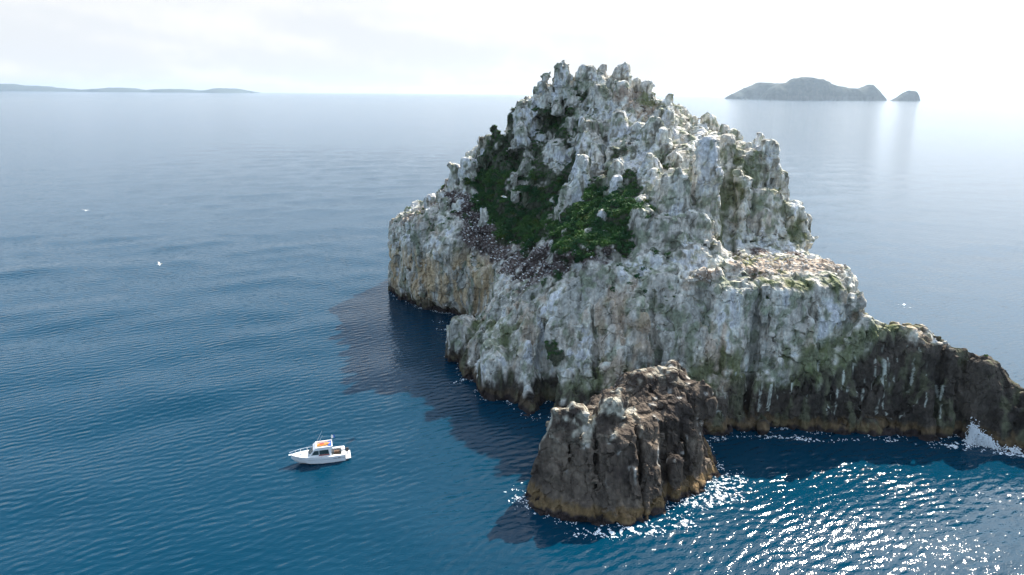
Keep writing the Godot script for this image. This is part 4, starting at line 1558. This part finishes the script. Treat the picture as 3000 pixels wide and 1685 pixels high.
# ------------------------------------------------------------------ seabirds
func bird_mesh(flying: bool) -> ArrayMesh:
	var st := SurfaceTool.new()
	st.begin(Mesh.PRIMITIVE_TRIANGLES)
	st.set_smooth_group(0)
	var white := Color(0.8, 0.8, 0.78)
	var black := Color(0.03, 0.03, 0.03)
	var buff := Color(0.72, 0.58, 0.3)
	# body along x, head towards +x
	var spine := [[-0.5, 0.02, 0.0, black], [-0.34, 0.05, 0.02, white], [-0.12, 0.13, 0.03, white], [0.1, 0.15, 0.03, white], [0.26, 0.085, 0.08, white], [0.36, 0.055, 0.16 if not flying else 0.07, white], [0.43, 0.06, 0.24 if not flying else 0.07, buff], [0.5, 0.045, 0.25 if not flying else 0.07, buff], [0.6, 0.005, 0.23 if not flying else 0.06, Color(0.3, 0.33, 0.35)]]
	var seg := 7
	for j in spine.size() - 1:
		for i in seg:
			var quad := []
			for e in [[j, i], [j, i + 1], [j + 1, i + 1], [j + 1, i]]:
				var s: Array = spine[e[0]]
				var u: float = TAU * e[1] / seg
				quad.append([Vector3(s[0], s[2] + cos(u) * s[1], sin(u) * s[1]), s[3]])
			for q in [0, 1, 2, 0, 2, 3]:
				st.set_color(quad[q][1])
				st.add_vertex(quad[q][0])
	for side in [-1.0, 1.0]:
		var w := []
		if flying:
			w = [[0.16, 0.08, 0.1], [-0.12, 0.08, 0.1], [0.2, 0.2, 0.5], [-0.04, 0.2, 0.5], [-0.02, 0.22, 0.95], [-0.08, 0.22, 0.95]]
		else:
			w = [[0.16, 0.1, 0.14], [0.1, -0.02, 0.15], [-0.2, 0.1, 0.12], [-0.2, -0.01, 0.12], [-0.46, 0.03, 0.03], [-0.46, 0.0, 0.03]]
		for k in [0, 1, 3, 0, 3, 2, 2, 3, 5, 2, 5, 4]:
			st.set_color(black if k >= 4 else white)
			st.add_vertex(Vector3(w[k][0], w[k][1], w[k][2] * side))
	st.generate_normals()
	return st.commit()

func build_birds() -> void:
	var mat := StandardMaterial3D.new()
	mat.resource_name = "plumage"
	mat.vertex_color_use_as_albedo = true
	mat.roughness = 0.9
	var sit := bird_mesh(false)
	var fly := bird_mesh(true)
	var r := RandomNumberGenerator.new()
	r.seed = 77
	var kept: Array = []
	for p in nest_spots:
		if kept.size() >= 240:
			break
		var near := false
		for q in kept:
			if p.distance_squared_to(q) < 0.7:
				near = true
				break
		if near:
			continue
		kept.append(p)
		var o := put("seabird", sit, mat, self)
		o.position = p + Vector3(0, 0.1, 0)
		o.rotation.y = r.randf() * TAU
		o.scale = Vector3.ONE * 0.75
		var where := "sitting on the brown ledge under the right-hand cliff"
		if p.x < -12.0:
			where = "sitting near the top left end of the brown nesting slope"
		elif p.x < -6.0:
			where = "sitting on the upper left part of the brown nesting slope"
		elif p.x < -1.0:
			where = "sitting on the middle of the brown nesting slope above the cliff"
		elif p.x < 4.0:
			where = "sitting on the lower middle of the brown nesting slope below the scrub"
		elif p.x < 30.0:
			where = "sitting at the lower right end of the brown nesting slope"
		tag(o, "white seabird " + where, "seabird", "seabirds " + where)
	for e in [[-75.1, 14.4, 140.0, 0.6, "white seabird gliding low over open water left of the island"], [-126.9, 15.5, 200.0, 2.4, "white seabird flying over the water near the left edge"], [-1.5, 32.3, 120.0, 3.0, "white seabird flying in front of the scrub"]]:
		var o := put("seabird", fly, mat, self)
		o.position = Vector3(e[0], e[1], -e[2])
		o.rotation = Vector3(0.25, e[3], 0.1)
		o.scale = Vector3.ONE * 1.15
		tag(o, e[4], "seabird")

# ------------------------------------------------------------------ foam and the breaking wave
func fleck(seed_: int) -> ArrayMesh:
	# a ragged pat of foam, a few centimetres thick
	var r := RandomNumberGenerator.new()
	r.seed = seed_
	var st := SurfaceTool.new()
	st.begin(Mesh.PRIMITIVE_TRIANGLES)
	var n := 11
	var rim := []
	for i in n:
		var u := TAU * i / n
		rim.append(Vector3(cos(u), 0, sin(u) * 0.6) * r.randf_range(0.45, 1.1))
	for i in n:
		var a: Vector3 = rim[i]
		var b: Vector3 = rim[(i + 1) % n]
		for q in [Vector3(0, 0.12, 0), a * 0.6 + Vector3(0, 0.1, 0), b * 0.6 + Vector3(0, 0.1, 0), a * 0.6 + Vector3(0, 0.1, 0), a, b, a * 0.6 + Vector3(0, 0.1, 0), b, b * 0.6 + Vector3(0, 0.1, 0)]:
			st.add_vertex(q)
	st.generate_normals()
	return st.commit()

func build_foam() -> void:
	# along the waterline of the stack and of the ridge: x, d, spread along x, spread along d, how many, turn
	var beds := [
		[28.8, 79.6, 1.1, 1.9, 300, -0.9], [26.5, 76.9, 1.4, 0.9, 230, 0.2], [24.0, 75.4, 1.3, 0.7, 120, 0.2],
		[12.6, 69.2, 2.1, 0.5, 260, 0.05], [15.5, 69.6, 1.5, 0.5, 90, 0.1], [20.6, 71.5, 0.9, 0.9, 110, 0.4], [1.0, 77.0, 0.5, 1.3, 50, 0.0],
		[40.0, 93.0, 2.6, 0.35, 90, 0.0], [44.5, 92.6, 2.0, 0.3, 80, -0.1], [50.0, 92.6, 1.4, 0.2, 25, 0.0], [57, 92.4, 1.2, 0.2, 20, 0], [66.5, 90.8, 1.6, 0.5, 130, 0.0], [74.0, 88.0, 2.6, 0.5, 260, -0.35],
		[-12.5, 146.0, 2.0, 0.5, 60, 0.0], [-13, 141.5, 1.6, 0.35, 60, 0.1], [-8.5, 113.0, 1.6, 0.4, 40, 0.6], [31.0, 92.0, 1.0, 0.4, 30, 0.2],
	]
	var xf := [[], [], []]
	var cols := [PackedColorArray(), PackedColorArray(), PackedColorArray()]
	var r := RandomNumberGenerator.new()
	r.seed = 31
	var curl := noise(FastNoiseLite.TYPE_SIMPLEX_SMOOTH, 0.55, 2, 8, FastNoiseLite.FRACTAL_RIDGED)
	for b in beds:
		var made := 0
		var tries := 0
		while made < b[4] and tries < b[4] * 12:
			tries += 1
			var q := Vector2(r.randfn() * b[2], r.randfn() * b[3]).rotated(b[5])
			var x: float = b[0] + q.x
			var d: float = b[1] + q.y
			if curl.get_noise_2d(x, d) < 0.25 + 0.3 * r.randf():
				continue
			made += 1
			var s := 0.06 + 0.2 * pow(r.randf(), 2.5)
			var k := r.randi() % 3
			xf[k].append(Transform3D(Basis(Vector3.UP, r.randf() * TAU).scaled(Vector3(s, 0.35, s)), Vector3(x, sea_height(x, d) + 0.01, -d)))
			cols[k].append(Color.WHITE)
	# broken wash where the rock meets the water
	for rock in [island, stack]:
		for i in rock.pos.size():
			var p: Vector3 = rock.pos[i]
			var n: Vector3 = rock.nor[i]
			if absf(p.y - 0.05) > 0.22 or n.dot(p - Vector3(0, 50, 0)) > 0.0 or r.randf() > 0.22:
				continue
			if curl.get_noise_2d(p.x * 0.5 + 70.0, -p.z * 0.5) < 0.3:
				continue
			var out := Vector3(n.x, 0, n.z).normalized() * (0.15 + 0.9 * pow(r.randf(), 2.0))
			var q := p + out
			var s := 0.06 + 0.16 * pow(r.randf(), 2.0)
			var k := r.randi() % 3
			xf[k].append(Transform3D(Basis(Vector3.UP, r.randf() * TAU).scaled(Vector3(s, 0.35, s)), Vector3(q.x, sea_height(q.x, -q.z) + 0.01, q.z)))
			cols[k].append(Color.WHITE)
	var root := thing("sea_foam", "white foam swirling along the foot of the rocks", "foam")
	root.set_meta("kind", "stuff")
	for k in 3:
		var o := copies("foam", fleck(40 + k), m_foam, xf[k], cols[k], root)
		o.set_meta("kind", "stuff")
	# the wave that bursts against the ridge
	var wave := thing("breaking_wave", "white wave bursting against the foot of the low brown ridge", "wave")
	wave.set_meta("kind", "stuff")
	var drops := []
	var dc := PackedColorArray()
	for i in 3400:
		var u := r.randf()
		var x := lerpf(68.8, 74.4, pow(u, 1.6)) + 0.2 * r.randfn()
		var top := lerpf(2.7, 0.3, smoothstep(0.0, 0.9, u)) * (0.6 + 0.7 * curl.get_noise_2d(x * 2.6, 3.0)) * smoothstep(68.3, 69.2, x)
		var h := maxf(0.0, top * (1.0 - pow(r.randf(), 1.6)) + 0.22 * r.randfn() * u)
		if r.randf() < 0.12:
			h += 0.9 * absf(r.randfn()) * (1.0 - u)
		var d := 91.5 - (x - 69.0) * 0.42 + r.randfn() * 0.35 + 0.25 * h
		var s := r.randf_range(0.04, 0.15)
		drops.append(Transform3D(Basis(Quaternion(Vector3(r.randfn(), r.randfn(), r.randfn()).normalized(), r.randf() * TAU)).scaled(Vector3(s, s, s)), Vector3(x, h + 0.05, -d)))
		dc.append(Color.WHITE)
	var o2 := copies("spray", stone(900, 4, 6), m_foam, drops, dc, wave)
	o2.set_meta("kind", "stuff")

# ------------------------------------------------------------------ the boat
func bx(st: SurfaceTool, lo: Vector3, hi: Vector3) -> void:
	var p := []
	for k in 8:
		p.append(Vector3(hi.x if k & 1 else lo.x, hi.y if k & 2 else lo.y, hi.z if k & 4 else lo.z))
	solid(st, p)

func solid(st: SurfaceTool, p: Array) -> void:
	# eight corners: bit 1 = x, bit 2 = y, bit 4 = z
	for f in [[0, 2, 3, 1], [4, 5, 7, 6], [0, 4, 6, 2], [1, 3, 7, 5], [2, 6, 7, 3], [0, 1, 5, 4]]:
		quad(st, p[f[0]], p[f[3]], p[f[2]], p[f[1]])

func quad(st: SurfaceTool, a: Vector3, b: Vector3, c: Vector3, d: Vector3) -> void:
	for q in [a, b, c, a, c, d]:
		st.add_vertex(q)

func tube(st: SurfaceTool, pts: Array, r: float, seg := 6) -> void:
	for k in pts.size() - 1:
		var a: Vector3 = pts[k]
		var b: Vector3 = pts[k + 1]
		var t := (b - a).normalized()
		var u := t.cross(Vector3.UP if absf(t.y) < 0.9 else Vector3.RIGHT).normalized()
		var w := t.cross(u)
		for i in seg:
			var p := TAU * i / seg
			var q := TAU * (i + 1) / seg
			var e := (u * cos(p) + w * sin(p)) * r
			var f := (u * cos(q) + w * sin(q)) * r
			quad(st, a + e, a + f, b + f, b + e)

func mb() -> SurfaceTool:
	var st := SurfaceTool.new()
	st.begin(Mesh.PRIMITIVE_TRIANGLES)
	st.set_smooth_group(-1)
	return st

func done(st: SurfaceTool, called: String, mat: Material, parent: Node) -> MeshInstance3D:
	st.generate_normals()
	return put(called, st.commit(), mat, parent)

# station: x, sheer half beam, sheer height, chine half beam, chine height, keel height
const HULL := [[-4.1, 0.04, 1.46, 0.02, 1.15, 0.98], [-3.65, 0.4, 1.42, 0.2, 0.78, 0.45], [-2.9, 0.82, 1.34, 0.5, 0.42, -0.05], [-1.7, 1.16, 1.22, 0.94, 0.2, -0.35], [0.0, 1.3, 1.1, 1.15, 0.1, -0.4], [1.5, 1.32, 1.02, 1.18, 0.08, -0.38], [3.2, 1.24, 0.96, 1.12, 0.06, -0.3]]

func build_boat() -> void:
	var white := plain("white gelcoat", Color(0.80, 0.80, 0.79), 0.25)
	var grey := plain("grey trim", Color(0.35, 0.37, 0.40), 0.5)
	var dark := plain("black trim", Color(0.03, 0.03, 0.035), 0.5)
	var glass := plain("tinted window", Color(0.02, 0.045, 0.05), 0.06)
	var red := plain("red cushion", Color(0.28, 0.05, 0.04), 0.8)
	var steel := plain("polished steel", Color(0.75, 0.76, 0.78), 0.25, 0.9)
	var wood := plain("cockpit sole", Color(0.22, 0.23, 0.2), 0.8)
	var blue := plain("blue cloth", Color(0.03, 0.12, 0.45), 0.8)
	var seat := plain("brown seat", Color(0.10, 0.06, 0.04), 0.7)
	var b := thing("motor_boat", "small white cabin cruiser with a flybridge and flag, drifting off the rocks", "boat", Vector3(-26.7, sea_height(-26.7, 85.7) + 0.02, -85.6), deg_to_rad(17.0))
	# hull
	var st := mb()
	for k in HULL.size() - 1:
		var s: Array = HULL[k]
		var t: Array = HULL[k + 1]
		for side in [1.0, -1.0]:
			var a := Vector3(s[0], s[2], s[1] * side)
			var c := Vector3(s[0], s[4], s[3] * side)
			var e := Vector3(s[0], s[5], 0)
			var a2 := Vector3(t[0], t[2], t[1] * side)
			var c2 := Vector3(t[0], t[4], t[3] * side)
			var e2 := Vector3(t[0], t[5], 0)
			if side > 0.0:
				quad(st, a, a2, c2, c)
				quad(st, c, c2, e2, e)
			else:
				quad(st, a2, a, c, c2)
				quad(st, c2, c, e, e2)
	var l: Array = HULL[6]
	quad(st, Vector3(l[0], l[2], l[1]), Vector3(l[0], l[2], -l[1]), Vector3(l[0], l[4], -l[3]), Vector3(l[0], l[4], l[3]))
	var hull := done(st, "hull", white, b)
	st = mb()
	for side in [1.0, -1.0]:
		for k in range(0, 6):
			var s: Array = HULL[k]
			var t: Array = HULL[k + 1]
			var f := func(q: Array) -> Vector3: return Vector3(q[0], lerpf(q[2], q[4], 0.36), (lerpf(q[1], q[3], 0.36) + 0.012) * side)
			tube(st, [f.call(s), f.call(t)], 0.03, 5)
	done(st, "rub_rail", grey, hull)
	for e: Array in [[1.5, 2.05], [2.15, 2.5]]:
		st = mb()
		for k in 5:
			var x0 := lerpf(e[0], e[1], k / 5.0)
			bx(st, Vector3(x0, 0.66, 1.27), Vector3(x0 + 0.101, 0.72 + 0.03 * (k % 2), 1.285))
		done(st, "lettering", dark, hull)
	# deck, side decks, cockpit
	st = mb()
	for k in 4:
		var s: Array = HULL[k]
		var t: Array = HULL[k + 1]
		quad(st, Vector3(s[0], s[2] + 0.02, -s[1]), Vector3(t[0], t[2] + 0.02, -t[1]), Vector3(t[0], t[2] + 0.1, 0), Vector3(s[0], s[2] + 0.05, 0))
		quad(st, Vector3(s[0], s[2] + 0.05, 0), Vector3(t[0], t[2] + 0.1, 0), Vector3(t[0], t[2] + 0.02, t[1]), Vector3(s[0], s[2] + 0.02, s[1]))
	for side in [1.0, -1.0]:
		bx(st, Vector3(0.0, 0.98, 1.02 * side if side > 0 else -1.31), Vector3(3.2, 1.08, 1.31 if side > 0 else -1.02))
	done(st, "deck", white, b)
	st = mb()
	bx(st, Vector3(1.3, 0.38, -1.05), Vector3(3.0, 0.42, 1.05))
	done(st, "cockpit_floor", wood, b)
	st = mb()
	bx(st, Vector3(1.75, 0.42, -0.98), Vector3(2.5, 0.8, -0.5))
	done(st, "bench", seat, b)
	st = mb()
	bx(st, Vector3(1.5, 0.42, 0.5), Vector3(2.1, 0.86, 0.95))
	done(st, "locker", white, b)
	st = mb()
	bx(st, Vector3(2.75, 0.4, -1.12), Vector3(3.22, 1.12, -0.35))
	bx(st, Vector3(2.75, 0.4, 0.3), Vector3(3.22, 1.1, 1.14))
	bx(st, Vector3(2.95, 0.4, -0.35), Vector3(3.2, 0.9, 0.3))
	done(st, "transom", white, b)
	st = mb()
	bx(st, Vector3(3.28, 0.3, -1.1), Vector3(3.95, 0.38, 1.1))
	bx(st, Vector3(3.2, 0.1, -0.9), Vector3(3.75, 0.3, -0.75))
	bx(st, Vector3(3.2, 0.1, 0.75), Vector3(3.75, 0.3, 0.9))
	done(st, "swim_platform", white, b)
	var mo := Node3D.new()
	mo.name = "outboard_motor"
	b.add_child(mo, true)
	st = mb()
	var cowl := []
	for k in 8:
		cowl.append(Vector3(3.75 if k & 1 else 3.3, 1.35 if k & 2 else 0.9, (0.2 if k & 4 else -0.2) * (0.75 if k & 2 else 1.0) - 0.15))
	solid(st, cowl)
	done(st, "cowl", dark, mo)
	st = mb()
	bx(st, Vector3(3.4, -0.4, -0.22), Vector3(3.62, 0.9, -0.08))
	done(st, "leg", grey, mo)
	# cabin
	st = mb()
	var cab := []
	for k in 8:
		cab.append(Vector3((1.35 if k & 1 else (-0.95 if k & 2 else -1.95)), 2.08 if k & 2 else 1.1, (1.0 if k & 4 else -1.0) * (0.88 if k & 2 else 1.0) * (0.86 if not k & 1 else 1.0)))
	solid(st, cab)
	var cabin := done(st, "cabin", white, b)
	# windows stand a little proud of the cabin sides
	var wz := func(x: float, y: float) -> float: return lerpf(1.0, 0.88, (y - 1.1) / 0.98) * lerpf(0.86, 1.0, clampf((x + 1.95 - (y - 1.1)) / (3.3 - (y - 1.1)), 0.0, 1.0)) + 0.012
	for side in [1.0, -1.0]:
		for e in [[-1.42, -0.88, -0.35, -0.35, 1.38, 2.0], [-0.28, -0.28, 1.05, 0.95, 1.38, 2.0]]:
			st = mb()
			var p := [Vector3(e[0], e[4], wz.call(e[0], e[4]) * side), Vector3(e[2], e[4], wz.call(e[2], e[4]) * side), Vector3(e[3], e[5], wz.call(e[3], e[5]) * side), Vector3(e[1], e[5], wz.call(e[1], e[5]) * side)]
			quad(st, p[0], p[1], p[2], p[3])
			done(st, "side_window", glass, cabin)
		st = mb()
		quad(st, Vector3(-0.45, 1.2, (wz.call(-0.45, 1.2) + 0.003) * side), Vector3(1.1, 1.2, (wz.call(1.1, 1.2) + 0.003) * side), Vector3(1.08, 1.37, (wz.call(1.08, 1.37) + 0.003) * side), Vector3(-0.3, 1.37, (wz.call(-0.3, 1.37) + 0.003) * side))
		done(st, "red_panel", red, cabin)
	for e in [[-0.78, -0.03], [0.03, 0.78]]:
		st = mb()
		quad(st, Vector3(-1.8, 1.28, e[0]), Vector3(-1.8, 1.28, e[1]), Vector3(-1.06, 2.0, e[1] * 0.92), Vector3(-1.06, 2.0, e[0] * 0.92))
		done(st, "windscreen", glass, cabin)
	# flybridge tray on the roof
	st = mb()
	bx(st, Vector3(-1.1, 2.06, -0.98), Vector3(1.55, 2.14, 0.98))
	for side in [1.0, -1.0]:
		var w := []
		for k in 8:
			w.append(Vector3(1.55 if k & 1 else (-1.1 if not k & 2 else -0.7), 2.5 if k & 2 else 2.141, (0.98 if k & 4 else 0.88) * side))
		solid(st, w)
	var fr := []
	for k in 8:
		fr.append(Vector3((-1.0 if k & 1 else -1.1) + (0.4 if k & 2 else 0.0), 2.499 if k & 2 else 2.141, 0.88 if k & 4 else -0.88))
	solid(st, fr)
	bx(st, Vector3(1.45, 2.141, -0.88), Vector3(1.549, 2.4, 0.88))
	var fly := done(st, "flybridge", white, b)
	st = mb()
	bx(st, Vector3(1.0, 2.142, -0.8), Vector3(1.44, 2.32, 0.2))
	done(st, "seat_cushion", blue, fly)
	# rails
	st = mb()
	for side in [1.0, -1.0]:
		var pts := []
		for e in [[-4.15, 0.1], [-3.5, 0.44], [-2.8, 0.8], [-1.9, 1.06], [-1.2, 1.14]]:
			pts.append(Vector3(e[0], 1.86 - 0.06 * (e[0] + 4.15), e[1] * side))
		tube(st, pts, 0.03)
		for k in [1, 2, 3]:
			var p: Vector3 = pts[k]
			tube(st, [Vector3(p.x, 1.3, p.z), p], 0.022)
	tube(st, [Vector3(-4.15, 1.86, -0.1), Vector3(-4.3, 1.85, 0), Vector3(-4.15, 1.86, 0.1)], 0.03)
	done(st, "bow_rail", steel, b)
	st = mb()
	bx(st, Vector3(-4.4, 1.42, -0.12), Vector3(-3.7, 1.5, 0.12))
	done(st, "bowsprit", white, b)
	st = mb()
	bx(st, Vector3(-3.0, 1.42, -0.25), Vector3(-2.55, 1.47, 0.25))
	done(st, "hatch", grey, b)
	st = mb()
	tube(st, [Vector3(-0.6, 2.5, -0.5), Vector3(0.3, 4.2, -0.7)], 0.018, 4)
	done(st, "antenna", white, b)
	st = mb()
	tube(st, [Vector3(-0.5, 2.5, 0.2), Vector3(0.3, 3.9, 0.1)], 0.018, 4)
	done(st, "antenna", white, b)
	var pole := Node3D.new()
	pole.name = "flagstaff"
	b.add_child(pole, true)
	st = mb()
	tube(st, [Vector3(1.5, 2.4, -0.3), Vector3(1.5, 3.62, -0.3)], 0.022)
	done(st, "staff", white, pole)
	for e in [[0.0, 0.22, white, "white_cloth"], [0.22, 0.42, blue, "blue_cloth"]]:
		st = mb()
		for k in 3:
			var x0 := lerpf(e[0], e[1], k / 3.0)
			var x1 := lerpf(e[0], e[1], (k + 1) / 3.0)
			var z0 := -0.3 + 0.06 * sin(x0 * 14.0)
			var z1 := -0.3 + 0.06 * sin(x1 * 14.0)
			quad(st, Vector3(1.53 + x0, 3.1 - x0 * 0.1, z0), Vector3(1.53 + x1, 3.1 - x1 * 0.1, z1), Vector3(1.53 + x1, 3.58 - x1 * 0.1, z1), Vector3(1.53 + x0, 3.58 - x0 * 0.1, z0))
		done(st, e[3], e[2], pole)
	# kayak lying on the flybridge
	var ky := thing("kayak", "orange and yellow kayak lying on the boat's roof", "kayak", b.position + Basis(Vector3.UP, b.rotation.y) * Vector3(0.2, 2.3, -0.28), b.rotation.y + 0.06)
	var orange := plain("orange plastic", Color(0.75, 0.22, 0.04), 0.4)
	var yellow := plain("yellow plastic", Color(0.75, 0.45, 0.04), 0.4)
	for part in 2:
		st = mb()
		st.set_smooth_group(0)
		var seg := 10
		for j in 8:
			for i in seg / 2:
				var q := []
				for e in [[j, i], [j + 1, i], [j + 1, i + 1], [j, i + 1]]:
					var t: float = e[0] / 8.0 * 2.0 - 1.0
					var rr := 0.3 * pow(maxf(0.0, 1.0 - t * t), 0.6) + 0.01
					var u: float = PI * e[1] / (seg / 2) + (PI if part == 1 else 0.0)
					q.append(Vector3(t * 1.1, 0.12 * sin(u) * (rr / 0.3) + 0.12 * t * t, cos(u) * rr))
				quad(st, q[0], q[1], q[2], q[3])
		done(st, "deck" if part == 0 else "hull", orange if part == 0 else yellow, ky)
	st = mb()
	bx(st, Vector3(-0.35, 0.11, -0.16), Vector3(0.25, 0.15, 0.16))
	done(st, "cockpit", red, ky)
